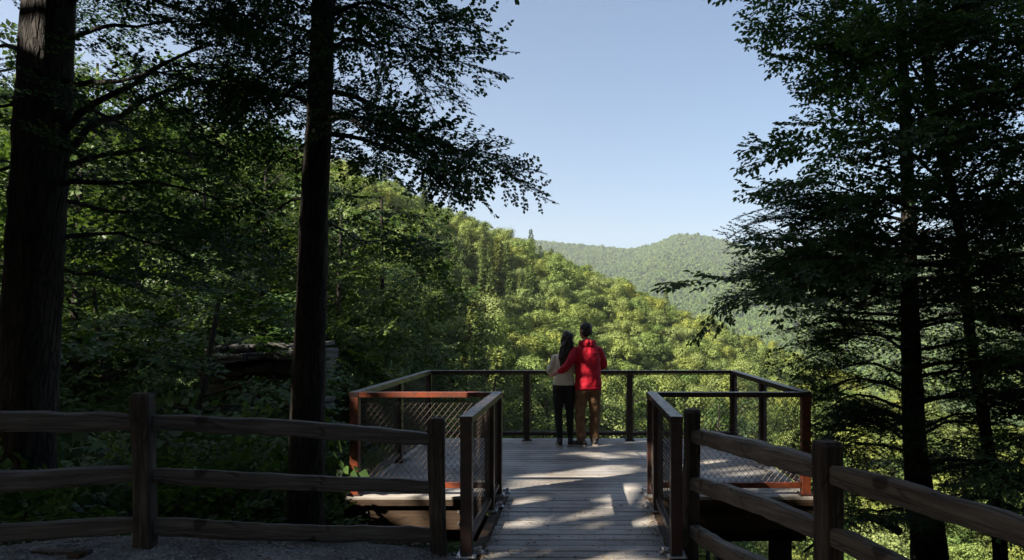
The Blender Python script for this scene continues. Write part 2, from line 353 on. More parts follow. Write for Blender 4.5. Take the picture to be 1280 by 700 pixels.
def make_spray(rg, L=.8, nside=7, nleaf=6, leaf=.06, ang=55, flat=.12, hem=False):
    P = []; D = []; N = []; S = []; A = []; B = []; R = []
    zj = lambda: rg.randn()*flat
    main = np.array([[L*i/nside, .03*L*math.sin(i*1.3), -.10*L*(i/nside)**2] for i in range(nside+1)])
    for i in range(nside): A.append(main[i]); B.append(main[i+1]); R.append(.0045*(1-.7*i/nside))
    tws = []
    for i in range(nside):
        for sd in (-1, 1):
            l = L*(.52-.32*abs(i/nside-.25))*(.75+.5*rg.rand())
            a = math.radians(ang+rg.randn()*9)*sd; b = main[i]+(main[i+1]-main[i])*rg.rand()
            tws.append((b, nrm(np.array([math.cos(a), math.sin(a), zj()-.08])), l))
    tws.append((main[-1], np.array([1., 0, -.1]), L*.18))
    for b, d, l in tws:
        A.append(b); B.append(b+d*l); R.append(.0025)
        m_ = max(2, int(nleaf*l/(L*.42)))
        sidev = nrm(np.cross(np.array([0, 0, 1.]), d))
        for j in range(m_):
            for sd in (-1, 1):
                q = b+d*l*(j+.5+.3*rg.rand())/m_; la = math.radians(50+rg.randn()*14)
                ld = nrm(d*math.cos(la)+sidev*sd*math.sin(la)+np.array([0, 0, (-.05 if hem else -.22)+rg.randn()*.18]))
                P.append(q+rg.randn(3)*.006); D.append(ld); N.append(np.array([rg.randn()*.3, rg.randn()*.3, 1.])); S.append(leaf*(.65+.6*rg.rand()))
        P.append(b+d*l); D.append(d); N.append(np.array([rg.randn()*.2, rg.randn()*.2, 1.])); S.append(leaf)
    return dict(P=np.array(P), D=np.array(D), N=np.array(N), S=np.array(S), A=np.array(A), B=np.array(B), R=np.array(R))
rg0 = np.random.RandomState(3)
SP_BROAD = [make_spray(rg0, .75, 6, 4, .085, 50, .18) for _ in range(5)]
SP_BROAD2 = [make_spray(rg0, .8, 6, 6, .062, 52, .25) for _ in range(5)]
SP_HEM = [make_spray(rg0, .75, 8, 8, .042, 55, .06, True) for _ in range(5)]
SP_MID = [make_spray(rg0, 1.1, 5, 4, .15, 55, .28) for _ in range(5)]
def place_spray(fo, sp, pos, d, up, sc, twig=True):
    d = nrm(d); y = nrm(np.cross(up, d)); z = np.cross(d, y); Rm = np.stack([d, y, z], 0)
    fo.leaves(sp['P']@Rm*sc+pos, sp['D']@Rm, sp['N']@Rm, sp['S']*sc)
    if twig: fo.seg(sp['A']@Rm*sc+pos, sp['B']@Rm*sc+pos, sp['R']*sc, sp['R']*sc*.7)
def smooth_poly(pts, n):
    pts = np.array(pts, float); k = len(pts)
    if k < 3: t = np.linspace(0, 1, n)[:, None]; return pts[0]*(1-t)+pts[-1]*t
    out = []; ts = np.linspace(0, k-1, n)
    for t in ts:
        i = min(int(t), k-2); u = t-i; p0 = pts[max(i-1, 0)]; p1 = pts[i]; p2 = pts[i+1]; p3 = pts[min(i+2, k-1)]
        out.append(.5*((2*p1)+(-p0+p2)*u+(2*p0-5*p1+4*p2-p3)*u*u+(-p0+3*p1-3*p2+p3)*u**3))
    return np.array(out)
def grow_bough(fo, pts, r0, sprays, rg, sec=.9, step=.28, sp_step=.26, sc=1.0, bare=.12, zup=.1, twig=True, flatup=.25, tip=True):
    pts = np.array(pts, float); Ltot = np.linalg.norm(np.diff(pts, axis=0), axis=1).sum(); n = max(8, int(Ltot/.2))
    pl = smooth_poly(pts, n); pl[1:-1] += rg.randn(n-2, 3)*.012*Ltot**.5
    rad = r0*(1-.85*np.linspace(0, 1, n)); fo.tube(pl, rad, 6, .03, rg.randint(9999))
    cum = np.concatenate([[0], np.cumsum(np.linalg.norm(np.diff(pl, axis=0), axis=1))]); Lt = cum[-1]
    t = Lt*bare; sd = 1
    while t < Lt:
        f = t/Lt; p = np.array([np.interp(t, cum, pl[:, k]) for k in range(3)]); i = min(np.searchsorted(cum, t), n-1); d = nrm(pl[i]-pl[i-1])
        lat = nrm(np.cross(np.array([0, 0, 1.]), d)+1e-6); a = math.radians(38+rg.rand()*34)
        sdir = nrm(d*math.cos(a)+lat*sd*math.sin(a)+np.array([0, 0, rg.randn()*zup]))
        l = sec*(.35+.65*math.sin(math.pi*min(1, .25+.75*f)**.8))*(.6+.7*rg.rand())
        # secondary branch
        q = [p]; dd = sdir.copy(); ns = max(2, int(l/.2))
        for j in range(ns): dd = nrm(dd+np.array([rg.randn()*.12, rg.randn()*.12, -.05+rg.randn()*.06])); q.append(q[-1]+dd*l/ns)
        q = np.array(q); rr = r0*.35*(1-f*.5)*(1-np.linspace(0, .8, len(q))); rr = np.minimum(rr, .018); fo.seg(q[:-1], q[1:], rr[:-1], rr[1:])
        u = sp_step*rg.rand(); s2 = 1
        while u < l:
            i2 = min(int(u/l*ns), ns-1); pp = q[i2]+(q[i2+1]-q[i2])*(u/l*ns-i2); b = math.radians(25+rg.rand()*40)*s2
            lat2 = nrm(np.cross(np.array([0, 0, 1.]), sdir)+1e-6); d3 = nrm(sdir*math.cos(b)+lat2*math.sin(b)+np.array([0, 0, rg.randn()*zup]))
            up = nrm(np.array([rg.randn()*flatup, rg.randn()*flatup, 1.]))
            place_spray(fo, sprays[rg.randint(len(sprays))], pp, d3, up, sc*(.65+.5*rg.rand()), twig); u += sp_step*(.7+.6*rg.rand()); s2 = -s2
        place_spray(fo, sprays[rg.randint(len(sprays))], q[-1], dd, nrm(np.array([rg.randn()*flatup, rg.randn()*flatup, 1.])), sc*.9, twig)
        sd = -sd; t += step*(.7+.6*rg.rand())
    if tip: place_spray(fo, sprays[0], pl[-1], nrm(pl[-1]-pl[-2]), np.array([0, 0, 1.]), sc, twig)

def lobe_crown(rg, lobes, nper, leaf, squash=.8, shell=.35):
    fo = Fol(); P = []; N = []
    for c, r in lobes:
        n = int(nper*r*r); v = nrm(rg.randn(n, 3)); v[:, 2] = np.where(v[:, 2] < -.45, -v[:, 2]*.5, v[:, 2])
        rr = r*(1-shell*rg.rand(n)**1.5+.08*rg.randn(n)); # uneven outline
        bmp = 1+.16*np.sin(v[:, 0]*7+c[0])*np.sin(v[:, 1]*6+c[1])+.1*np.sin(v[:, 2]*9+c[2])
        P.append(c+v*(rr*bmp)[:, None]*np.array([1, 1, squash])); N.append(v+rg.randn(n, 3)*.22+np.array([0, 0, .12]))
    P = np.concatenate(P); N = np.concatenate(N); D = nrm(np.cross(nrm(N), nrm(rg.randn(len(P), 3)))+np.array([0, 0, -.15]))
    fo.leaves(P, D, N, leaf*(.6+.8*rg.rand(len(P)))); return fo

# ------------------------------------------------------------------ sun gaps (patches of light seen in the photo)
def gl(a, b, r, n=4):
    a = np.array(a, float); b = np.array(b, float)
    for i in range(n): gap(a+(b-a)*i/max(1, n-1), r)
gl((-.95, 7.42, 0), (-.55, 7.6, 0), .24, 3); gl((-.5, 7.62, 0), (-.25, 7.66, 0), .10, 3)
gl((.22, 8.25, 0), (.8, 8.3, 0), .20, 4)
gl((-.55, 6.0, 0), (.02, 6.12, 0), .14, 5); gl((-.5, 5.2, 0), (.15, 5.15, 0), .13, 4)
gl((-.85, 7.98, 0), (-.2, 8.05, 0), .06, 5); gl((-.6, 6.8, 0), (-.45, 6.9, 0), .08, 2); gl((.35, 6.9, 0), (.62, 6.85, 0), .09, 2)
gl((.35, 7.72, 0), (.68, 7.5, 0), .13, 3); gl((.42, 6.5, 0), (.6, 6.15, 0), .09, 3); gl((-.7, 4.9, 0), (.4, 4.85, 0), .12, 5); gl((-.1, 9.4, 0), (.8, 9.2, 0), .07, 4)
gl((1.5, 8.4, 0), (2.1, 8.3, 0), .17, 4); gl((1.4, 7.4, 0), (2.2, 7.3, 0), .1, 4); gap((.5, 9.3, 0), .16)
gl((-2.3, 7.0, .1), (-1.2, 7.0, .05), .16, 6); gl((-1.5, 6.95, -.22), (-1.25, 6.95, -.2), .10, 2); gl((-2.3, 7.1, 1.05), (-1.2, 7.1, 1.05), .07, 7)
gap((2.32, 7.05, .12), .16); gap((.22, 10.0, 1.28), .08); gap((.08, 10.0, .95), .07); gap((-.08, 10.0, 1.42), .05); gap((.0, 10.0, .55), .12); gap((-.34, 10, 1.2), .055); gap((-.38, 10, 1.05), .05); gap((-.06, 10, .2), .1)
gl(W(373, 165, 6.15), W(372, 215, 6.15), .17, 3); gl(W(372, 275, 6.15), W(370, 310, 6.15), .14, 3); gap(W(1138, 262, 7.7), .09); gap(W(1136, 300, 7.7), .09); gap(W(1140, 330, 7.7), .07)
gl((-2.4, 5.0, .95), (-2.1, 5.1, .95), .07, 2)

# ------------------------------------------------------------------ platform and walkway
X0, X1, Y0, Y1 = -2.42, 2.36, 7.02, 10.62
RX0, RX1 = -.89, .71
rb = random.Random(5)
plat = thing('viewing_platform', 'square timber viewing platform with grey plank floor reached by the walkway', 'platform', (0, 8.8, 0))
def onto(o, root):
    o.parent = root; o.matrix_parent_inverse = Matrix.Identity(4); o.location = -Vector(root.location); return o
mb = MB(); y = Y0
while y < Y1-.05:
    if y > Y1: break
    w = .134; mb.box(X0-.02, X1+.02, y+.006, y+w, -.035-rb.random()*.002, -rb.random()*.0025, rb.random(), .004); y += .1405
onto(mb.build('decking', M['deck']), plat)
for nm, bx in (('rim_board', (X0-.015, X1+.015, Y0+.01, Y0+.05, -.10, -.037)), ('rim_board', (X0-.015, X1+.015, Y1-.03, Y1+.02, -.3, -.04)),
               ('rim_board', (X0-.06, X0-.018, Y0+.05, Y1-.04, -.3, -.037)), ('rim_board', (X1+.018, X1+.06, Y0+.05, Y1-.04, -.3, -.037))):
    mb = MB(); mb.box(*bx, .6, .004); onto(mb.build(nm, M['beam_wood']), plat)
for x_, xe in ((X0-.07, RX0-.12), (RX1+.16, X1+.05)):
    mb = MB(); mb.box(x_, xe, Y0+.055, Y0+.14, -.36, -.105, .5, .006)
    bmo = onto(mb.build('beam', M['beam_wood']), plat)
    for bx in ((xe-.28, x_+.25) if x_ < 0 else (x_+.28, xe-.25)):
        for bz in (-.17, -.29):
            mb = MB(); mb.cyl((bx, Y0+.058, bz), (bx, Y0+.043, bz), .014, 6); b2 = mb.build('bolt', M['galv']); b2.parent = bmo; b2.location = Vector(plat.location)*0-Vector((0, 0, 0))
for k in range(11):
    mb = MB(); xj = X0+.2+k*.44; mb.box(xj-.02, xj+.02, Y0+.16, Y1-.05, -.28, -.04); onto(mb.build('joist', M['beam_wood']), plat)
for px_, py_ in ((X0+.25, Y0+.3), (X1-.25, Y0+.3), (X0+.25, Y1-.3), (X1-.25, Y1-.3)):
    zb = float(terrain_h(px_, py_))-.4; mb = MB(); mb.box(px_-.1, px_+.1, py_-.1, py_+.1, zb, -.285, .4, .006); onto(mb.build('support_post', M['post_wood']), plat)
mb = MB(); mb.box(X0, X1, Y0+.2, Y0+.3, -.52, -.29); onto(mb.build('beam', M['beam_wood']), plat)

walk = thing('walkway', 'narrow timber walkway of grey cross planks leading straight to the platform', 'walkway', (-.09, 6, 0))
mb = MB(); y = 4.35
while y < Y0-.14:
    e = rb.random()*.01; mb.box(-.78+e, .655+e, y+.007, y+.134, -.036-rb.random()*.002, -rb.random()*.003, rb.random(), .004)
    for xs_ in (-.70, -.30, .17, .58):
        for dy in (.035, .105): mb.box(xs_-.004, xs_+.004, y+dy-.004, y+dy+.004, -.003, .0012, 3.0)
    y += .1405
mb.box(-.78, .655, y+.003, Y0-.004, -.036, -.001, rb.random(), .003)
onto(mb.build('decking', M['deck']), walk)
for x_ in (-.83, .70):
    mb = MB(); mb.box(x_-.045, x_+.045, 4.6, Y0-.01, -.30, -.006, .8, .004); onto(mb.build('stringer', M['beam_wood']), walk)

# railings
def wire_panel(mb, a, b, z0, z1, cw=.064, ch=.078, r=.0021):
    """diamond wire mesh in the vertical plane a-b"""
    a = np.array(a, float); b = np.array(b, float); L = np.linalg.norm(b-a); d = (b-a)/L; H = z1-z0; nrm_ = np.array([-d[1], d[0], 0])
    sl = ch/cw; A = []; B = []
    for sgn in (1, -1):
        s0 = -H/sl if sgn > 0 else 0; u = s0 if sgn > 0 else 0; uu = np.arange(s0 if sgn > 0 else 0, (L if sgn > 0 else L+H/sl), cw)
        for u in uu:
            # line: x = u + sgn*z/sl
            t0 = 0.; t1 = H; xa = u; xb = u+sgn*H/sl
            if sgn > 0:
                if xa < 0: t0 = -xa*sl
                if xb > L: t1 = (L-xa)*sl
            else:
                if xa > L: t0 = (xa-L)*sl
                if xb < 0: t1 = xa*sl
            if t1-t0 < .01: continue
            off = nrm_*.0022*sgn
            A.append(a+d*(u+sgn*t0/sl)+off+np.array([0, 0, z0+t0])); B.append(a+d*(u+sgn*t1/sl)+off+np.array([0, 0, z0+t1]))
    A = np.array(A); B = np.array(B); V, Fq = seg_mesh(A, B, np.full(len(A), r), np.full(len(A), r), 4); mb.add(V, [tuple(f) for f in Fq.tolist()])
PW = .088
def railing(root, pts, posts, brackets=(), mats=('steel',), bot=.10, lit_parts=()):
    """pts: polyline corners (x,y); posts list of (x,y)"""
    for i_, (x_, y_) in enumerate(posts):
        mb = MB(); mb.box(x_-PW/2, x_+PW/2, y_-PW/2, y_+PW/2, .004, 1.018, .5, .004)
        p_ = onto(mb.build('post', M['steel_sunlit'] if i_ in lit_parts else M['steel']), root)
        mb = MB(); mb.box(x_-.075, x_+.075, y_-.075, y_+.075, .0, .012, .5, .002)
        for sx in (-1, 1):
            for sy in (-1, 1): mb.cyl((x_+sx*.06, y_+sy*.06, .012), (x_+sx*.06, y_+sy*.06, .026), .009, 6)
        b_ = mb.build('base_plate', M['galv'] if i_ in brackets else M['steel']); b_.parent = p_
    for a, b in zip(pts[:-1], pts[1:]):
        a3 = np.array([a[0], a[1], 0.]); b3 = np.array([b[0], b[1], 0.]); d = nrm(b3-a3); e = d*PW*.5
        mb = MB(); mb.bar(a3-e+[0, 0, 1.045], b3+e+[0, 0, 1.045+.0007*len(mats)], .098, .05); mats = mats+('x',)
        onto(mb.build('top_rail', M['steel_sunlit'] if 'rt%d' % (len(mats)) in lit_parts else M['steel']), root)
        L = np.linalg.norm(b3-a3); on = sorted([np.dot(np.array([p[0], p[1], 0])-a3, d) for p in posts if abs(np.cross(d, np.array([p[0], p[1], 0])-a3)[2]) < .03 and -.05 < np.dot(np.array([p[0], p[1], 0])-a3, d) < L+.05])
        for s0, s1 in zip(on[:-1], on[1:]):
            p0 = a3+d*(s0+PW/2+.002); p1 = a3+d*(s1-PW/2-.002)
            if s1-s0 < .2: continue
            mb = MB(); mb.bar(p0+[0, 0, bot], p1+[0, 0, bot], .05, .05); onto(mb.build('bottom_rail', M['steel_sunlit'] if 'bot' in lit_parts else M['steel']), root)
            fr = MB(); zA, zB = bot+.028, 1.016; w = .012
            for q0, q1 in (((s0+PW/2+.012), None), ((s1-PW/2-.012), None)): fr.bar(a3+d*q0+[0, 0, zA], a3+d*q0+[0, 0, zB], w, w, up=tuple(d))
            fr.bar(p0+[0, 0, zA+.006], p1+[0, 0, zA+.006], w, w); fr.bar(p0+[0, 0, zB-.01], p1+[0, 0, zB-.01], w, w)
            wire_panel(fr, p0, p1, zA, zB); onto(fr.build('mesh_panel', M['wire']), root)
c = .045
pr = thing('platform_railing', 'dark brown steel railing with diamond mesh running round the three outer sides of the platform', 'railing', (0, 8.8, 0))
XL, XR, YN, YF = X0+c, X1-c, Y0+.09, Y1-.12
far_posts = [(XL, YF)]+[((px_-CX)/81.3, YF) for px_ in (659, 787)]+[(XR, YF)]
railing(pr, [(XL, YN), (XL, YF), (XR, YF), (XR, YN)], [(XL, YN), (XL, (YN+YF)/2), *far_posts, (XR, (YN+YF)/2), (XR, YN)], lit_parts=(0, 7))  # front corner posts get the steel colour with sunlight painted in
for side, xa, xb, lab in ((0, XL+PW/2+.01, RX0, 'steel rail panel coloured sunlit orange along the platform front left of the walkway'), (1, RX1, XR-PW/2-.01, 'dark steel rail panel along the platform front right of the walkway')):
    fr_ = thing('front_railing', lab, 'railing', ((xa+xb)/2, YN, 0), 0, 'railings at the mouth of the walkway')
    mb = MB(); mb.bar((xa, YN, 1.043), (xb+(.0 if side else -.055), YN, 1.043), .09, .05) if side == 0 else mb.bar((xa+.055, YN, 1.043), (xb, YN, 1.043), .09, .05)
    onto(mb.build('top_rail', M['steel_sunlit'] if side == 0 else M['steel']), fr_)
    mb = MB(); mb.bar((xa, YN, .10), (xb, YN, .10), .05, .055); onto(mb.build('bottom_rail', M['steel_sunlit']), fr_)
    mb = MB(); wire_panel(mb, (xa, YN, 0), (xb, YN, 0), .13, 1.016); onto(mb.build('mesh_panel', M['wire']), fr_)
for xr, lab, s_ in ((RX0, 'steel walkway handrail on the left side with mesh infill panel', -1), (RX1, 'steel walkway handrail on the right side with mesh infill panel', 1)):
    rl = thing('walkway_railing', lab, 'railing', (xr, 6.1, 0), 0, 'railings at the mouth of the walkway')
    railing(rl, [(xr, 5.22), (xr, YN)], [(xr, 5.22), (xr, 6.5), (xr, YN)], brackets=(0, 1, 2), bot=.11)
    for yb in (5.28, 6.62, 7.2):
        mb = MB(); xb = xr-s_*.09; mb.box(xb-.03, xb+.03, yb-.035, yb+.035, .001, .012); mb.cyl((xb, yb, .012), (xb, yb, .05), .016, 6); mb.bar((xb, yb, .03), (xr-s_*.046, yb, .03), .03, .02)
        onto(mb.build('bracket', M['galv']), rl)

# ------------------------------------------------------------------ split rail fences
def hewn(name, a, b, w, h, mat, root, seed, bow=0.02, axis='X', taper=True):
    a = Vector(a); b = Vector(b); L = (b-a).length; rg = np.random.RandomState(seed); n = 22; V = []
    prof = [(-1, -.75), (-.75, -1), (.75, -1), (1, -.75), (1, .74), (.72, 1), (-.72, 1), (-1, .74)]; k = len(prof); jit = rg.randn(k, 2)*.07
    for i_ in range(n):
        f = i_/(n-1); e = min(f, 1-f); t = (.82+.18*min(1, e/.08)) if taper else 1
        ww = w/2*(1+.05*math.sin(f*9+seed)); hh = h/2*t*(1+.035*math.sin(f*7+seed*2)+.02*rg.randn())
        oz = bow*math.sin(math.pi*f)*math.sin(seed*1.7)+.003*rg.randn(); oy = .010*math.sin(f*5+seed)
        for j, (py_, pz_) in enumerate(prof):
            y_ = (py_+jit[j, 0])*ww+oy; z_ = (pz_+jit[j, 1])*hh+oz
            V.append((L*f, y_, z_) if axis == 'X' else (y_, z_, L*f))
    Fq = [(i_*k+j, i_*k+(j+1) % k, (i_+1)*k+(j+1) % k, (i_+1)*k+j) for i_ in range(n-1) for j in range(k)]+[tuple(range(k))[::-1], tuple(range((n-1)*k, n*k))]
    me = bpy.data.meshes.new(name); me.from_pydata(V, [], Fq); me.materials.append(mat)
    bm = bmesh.new(); bm.from_mesh(me); bmesh.ops.recalc_face_normals(bm, faces=bm.faces[:]); bm.to_mesh(me); bm.free()
    o = bpy.data.objects.new(name, me); COL.objects.link(o); o.parent = root
    d = (b-a).normalized(); up = Vector((0, 0, 1)); yv = up.cross(d).normalized() if axis == 'X' else None
    if axis == 'X':
        zv = d.cross(yv); Rm = Matrix((d, yv, zv)).transposed().to_4x4()
    else: Rm = Matrix.Rotation(rg.randn()*.06, 4, 'Z')
    o.matrix_local = Matrix.Translation(a-Vector(root.location)) @ Rm; return o
def postcap(root, x, y, z0, z1, w, seed, rot=0):
    o = hewn('post', (x, y, z0), (x, y, z1), w, w, M['post_wood'], root, seed, 0.0, 'Z', False)
    me = o.data; n = len(me.vertices)
    for i_ in range(n-8, n): v = me.vertices[i_]; v.co.x *= .86; v.co.y *= .86; v.co.z -= .004
    for i_ in range(n-16, n-8): me.vertices[i_].co.z = me.vertices[n-1].co.z-.022
    o.rotation_euler.z += rot
    return o
LP = [(-4.75, 3.62, 1.44), (-2.89, 4.49, 1.32), (-1.16, 5.43, 1.03)]
fl = thing('split_rail_fence', 'weathered split rail fence of three rails on the left side of the walkway', 'fence', (-2.89, 4.49, .3), 0, 'split rail fences beside the walkway')
LZ = [[1.24, .90, .58], [1.13, .785, .45], [.845, .485, .10]]
for i_, (x_, y_, z_) in enumerate(LP): postcap(fl, x_, y_, z_-1.55, z_, .115, 11+i_, .1)
for i_ in range(2):
    for j in range(3):
        a = (LP[i_][0], LP[i_][1], LZ[i_][j]-(.0 if i_ else .0)); b = (LP[i_+1][0], LP[i_+1][1], LZ[i_+1][j])
        a = Vector(a); b = Vector(b); d = (b-a).normalized(); hewn('rail', a+d*.05, b-d*.05,   .062, .112, M['fence_wood'], fl, 20+i_*7+j)
RPp = [(.86, 5.43, 1.10), (1.22, 3.42, 1.185), (2.25, 1.75, 1.2)]
RZ = [[.885, .51, .14], [1.03, .72, .40], [.86, .55, .22]]
fr_ = thing('split_rail_fence', 'weathered split rail fence descending past the foreground on the right side of the walkway', 'fence', (1.22, 3.42, .1), 0, 'split rail fences beside the walkway')
for i_, (x_, y_, z_) in enumerate(RPp): postcap(fr_, x_, y_, z_-1.6, z_, .112, 41+i_, .05 if i_ == 0 else .25)
for i_ in range(2):
    for j in range(3):
        a = Vector((RPp[i_][0], RPp[i_][1], RZ[i_][j])); b = Vector((RPp[i_+1][0], RPp[i_+1][1], RZ[i_+1][j])); d = (b-a).normalized()
        hewn('rail', a+d*.04, b-d*.04, .07, .108, M['fence_wood'], fr_, 52+i_*5+j, .035)
# small timber edging at lower left
te = thing('timber_edging', 'short pale timber edging board with a stub end by the left fence', 'edging', (-3.2, 4.3, .3))
mb = MB(); mb.box(-.26, .10, -.03, .02, .0, .05, .5, .004); mb.build('board', M['fence_wood'], te)
mb = MB(); mb.box(.02, .095, -.10, -.034, -.15, .052, .5, .005); mb.build('stub_post', M['beam_wood'], te)

# ------------------------------------------------------------------ people (built at the far railing)
def loft(rings, k=14):
    """rings: (center, rx, ry, axisdir, sidedir)"""
    V = []; n = len(rings)
    for c_, rx, ry, ax, sd in rings:
        ax = Vector(ax).normalized(); s_ = Vector(sd); s_ = (s_-ax*s_.dot(ax)).normalized(); f_ = ax.cross(s_)
        for j in range(k):
            a = 2*math.pi*j/k; V.append((Vector(c_)+s_*rx*math.cos(a)+f_*ry*math.sin(a))[:])
    Fq = [(i_*k+j, i_*k+(j+1) % k, (i_+1)*k+(j+1) % k, (i_+1)*k+j) for i_ in range(n-1) for j in range(k)]+[tuple(range(k))[::-1], tuple(range((n-1)*k, n*k))]
    return V, Fq
def limb(mb, pts, rad, side=(1, 0, 0), flat=1.0):
    pts = [Vector(p) for p in pts]; R = []
    P = smooth_poly([p[:] for p in pts], len(pts)*4); rr = np.interp(np.linspace(0, len(pts)-1, len(P)), range(len(pts)), rad)
    T = np.gradient(P, axis=0)
    for p, r_, t_ in zip(P, rr, T): R.append((p, r_, r_*flat, t_, side if abs(nrm(t_)@nrm(np.array(side, float))) < .95 else (0, 1, 0)))
    V, Fq = loft(R); mb.add(V, Fq)
    ball(mb, P[0], (rr[0]*.98,)*3); ball(mb, P[-1], (rr[-1]*.98,)*3)
def ball(mb, c_, r_):
    bm = bmesh.new(); bmesh.ops.create_uvsphere(bm, u_segments=14, v_segments=10, radius=1)
    bm.verts.ensure_lookup_table(); mb.add([(c_[0]+v.co.x*r_[0], c_[1]+v.co.y*r_[1], c_[2]+v.co.z*r_[2]) for v in bm.verts], [tuple(v.index for v in f.verts) for f in bm.faces]); bm.free()
def torso(mb, rows, k=18):
    V, Fq = loft([((x, y, z), rx, ry, (0, 0, 1), (1, 0, 0)) for z, x, y, rx, ry in rows], k); mb.add(V, Fq)
def fused(mb, name, mat, parent, vox=.011, sm=4, fold=0.0, fs=9.0, seed=0):
    o = mb.build(name, mat, None); md = o.modifiers.new('r', 'REMESH'); md.mode = 'VOXEL'; md.voxel_size = vox; md.use_smooth_shade = True
    ms = o.modifiers.new('s', 'SMOOTH'); ms.factor = .5; ms.iterations = sm
    dg = bpy.context.evaluated_depsgraph_get(); me = bpy.data.meshes.new_from_object(o.evaluated_get(dg))
    COL.objects.unlink(o); o2 = bpy.data.objects.new(name, me); COL.objects.link(o2); bpy.data.objects.remove(o); o2.name = name
    me.name = name
    if fold:
        for v in me.vertices:
            q = v.co; nn = v.normal
            f_ = mnoise.noise(Vector((q.x*fs*1.3+seed, q.y*fs, q.z*fs*.8)))+.5*mnoise.noise(Vector((q.x*fs*2.6, q.y*fs*2+seed, q.z*fs*2.4)))
            v.co += nn*f_*fold
    o2.parent = parent; return o2
def hand(mb, wr, d, palm_n, side, L=.18, curl=.5):
    """wrist wr, finger direction d, palm normal, side vector (thumb side)"""
    wr = Vector(wr); d = Vector(d).normalized(); pn = Vector(palm_n).normalized(); sd = Vector(side).normalized()
    V, Fq = loft([(wr, .026, .018, d, sd), (wr+d*.03, .034, .016, d, sd), (wr+d*.07, .040, .015, d, sd), (wr+d*.09, .038, .013, d, sd)], 10); mb.add(V, Fq)
    for i_, (off, fl_) in enumerate(((.028, .070), (.010, .078), (-.010, .073), (-.028, .058))):
        b = wr+d*.085+sd*off; p1 = b+(d*math.cos(curl*.5)+pn*math.sin(curl*.5))*fl_*.45; p2 = p1+(d*math.cos(curl*1.4)+pn*math.sin(curl*1.4))*fl_*.32; p3 = p2+(d*math.cos(curl*2.2)+pn*math.sin(curl*2.2))*fl_*.25
        limb(mb, [b[:], p1[:], p2[:], p3[:]], [.0092, .0088, .008, .0068], side=tuple(pn))
    t0 = wr+d*.03+sd*.028; limb(mb, [t0[:], (t0+d*.028+sd*.022+pn*.008)[:], (t0+d*.058+sd*.028+pn*.018)[:]], [.012, .0105, .008], side=tuple(pn))
SKIN = mat_simple('skin', (.42, .24, .16), (.5, .30, .21), 18, .55, .1, .001)
HAIR = None
m, nt, out = newmat('dark_hair'); hn = noise_fac(nt, 90, (1, 1, .05), detail=5); finish(nt, out, ramp(nt, hn, [(.3, (.004, .003, .0025)), (.7, (.013, .009, .007))]), .6, hn, .6, .004, .5); HAIR = m
RED = mat_simple('red_nylon', (.34, .006, .018), (.46, .010, .03), 9, .68, .5, .012, .25)
CREAM = mat_simple('cream_knit', (.60, .57, .45), (.70, .67, .54), 60, .9, .4, .003)
TAN = mat_simple('tan_cotton', (.14, .078, .040), (.20, .115, .06), 12, .85, .2, .003)
BLACK = mat_simple('black_denim', (.010, .010, .012), (.02, .02, .022), 40, .8, .2, .002)
SHOE = mat_simple('dark_shoe', (.02, .018, .017), (.045, .04, .036), 30, .6, .2, .002)
SOLE = mat_simple('shoe_sole', (.35, .30, .25), (.45, .4, .33), 30, .8)
EYE_M = mat_simple('eye_white', (.6, .6, .58), (.7, .7, .68), 10, .3)

def head(mb, c_, yaw, r=1.0, tilt=0.0):
    """head centre c_, facing direction yaw (0=+Y)"""
    R = Matrix.Rotation(yaw, 4, 'Z') @ Matrix.Rotation(tilt, 4, 'Y'); t = MB()
    ball(t, (0, -.012, .025), (.078, .097, .098)); ball(t, (0, .022, -.028), (.064, .075, .088))
    ball(t, (0, .045, -.082), (.034, .036, .030)); ball(t, (0, .100, -.018), (.013, .022, .024)); ball(t, (0, .085, .018), (.05, .02, .018))
    ball(t, (0, .088, -.058), (.026, .014, .011))
    for s_ in (-1, 1): ball(t, (s_*.079, -.005, -.008), (.011, .020, .033)); ball(t, (s_*.032, .083, .004), (.015, .012, .010))
    V = np.concatenate(t.V)*r; V = np.array([(R @ Vector(v)+Vector(c_))[:] for v in V]); mb.add(V, t.F)
def shoe(root, x, y, yaw, L=.28, mat=SHOE):
    R = Matrix.Rotation(yaw, 4, 'Z'); mb = MB()
    t = MB(); V, Fq = loft([((0, -.07, .045), .036, .038, (0, 1, 0), (1, 0, 0)), ((0, -.03, .055), .042, .050, (0, 1, 0), (1, 0, 0)), ((0, .05, .048), .044, .040, (0, 1, 0), (1, 0, 0)), ((0, .12, .036), .047, .026, (0, 1, 0), (1, 0, 0)), ((0, .18, .028), .038, .017, (0, 1, 0), (1, 0, 0)), ((0, .205, .024), .018, .010, (0, 1, 0), (1, 0, 0))]); t.add(V, Fq)
    ball(t, (0, -.02, .085), (.042, .05, .035)); ball(t, (0, -.065, .045), (.036, .03, .04))
    V = np.array([(R @ Vector(v)+Vector((x, y, 0)))[:] for v in np.concatenate(t.V)]); mb.add(V, t.F)
    so_ = fused(mb, 'shoe', mat, root, .007, 3)
    s2 = MB(); pl = [(-.036, -.085), (.036, -.085), (.04, -.02), (.043, .06), (.047, .12), (.035, .185), (.0, .212), (-.035, .185), (-.047, .12), (-.042, .06), (-.038, -.02)]
    n = len(pl); V = [(R @ Vector((a*1.05, b, z))+Vector((x, y, 0)))[:] for z in (.002, .024) for a, b in pl]
    s2.add(V, [(i_, (i_+1) % n, n+(i_+1) % n, n+i_) for i_ in range(n)]+[tuple(range(n))[::-1], tuple(range(n, 2*n))]); s = s2.build('sole', SOLE, so_); return so_

# man: local origin between his feet
man = thing('person', 'man in a red hooded jacket and tan trousers with his arm around the woman', 'person', (.07, 10.02, 0), math.radians(9))
LF, RF = (-.10, .0), (.11, .05)
hipz = .93
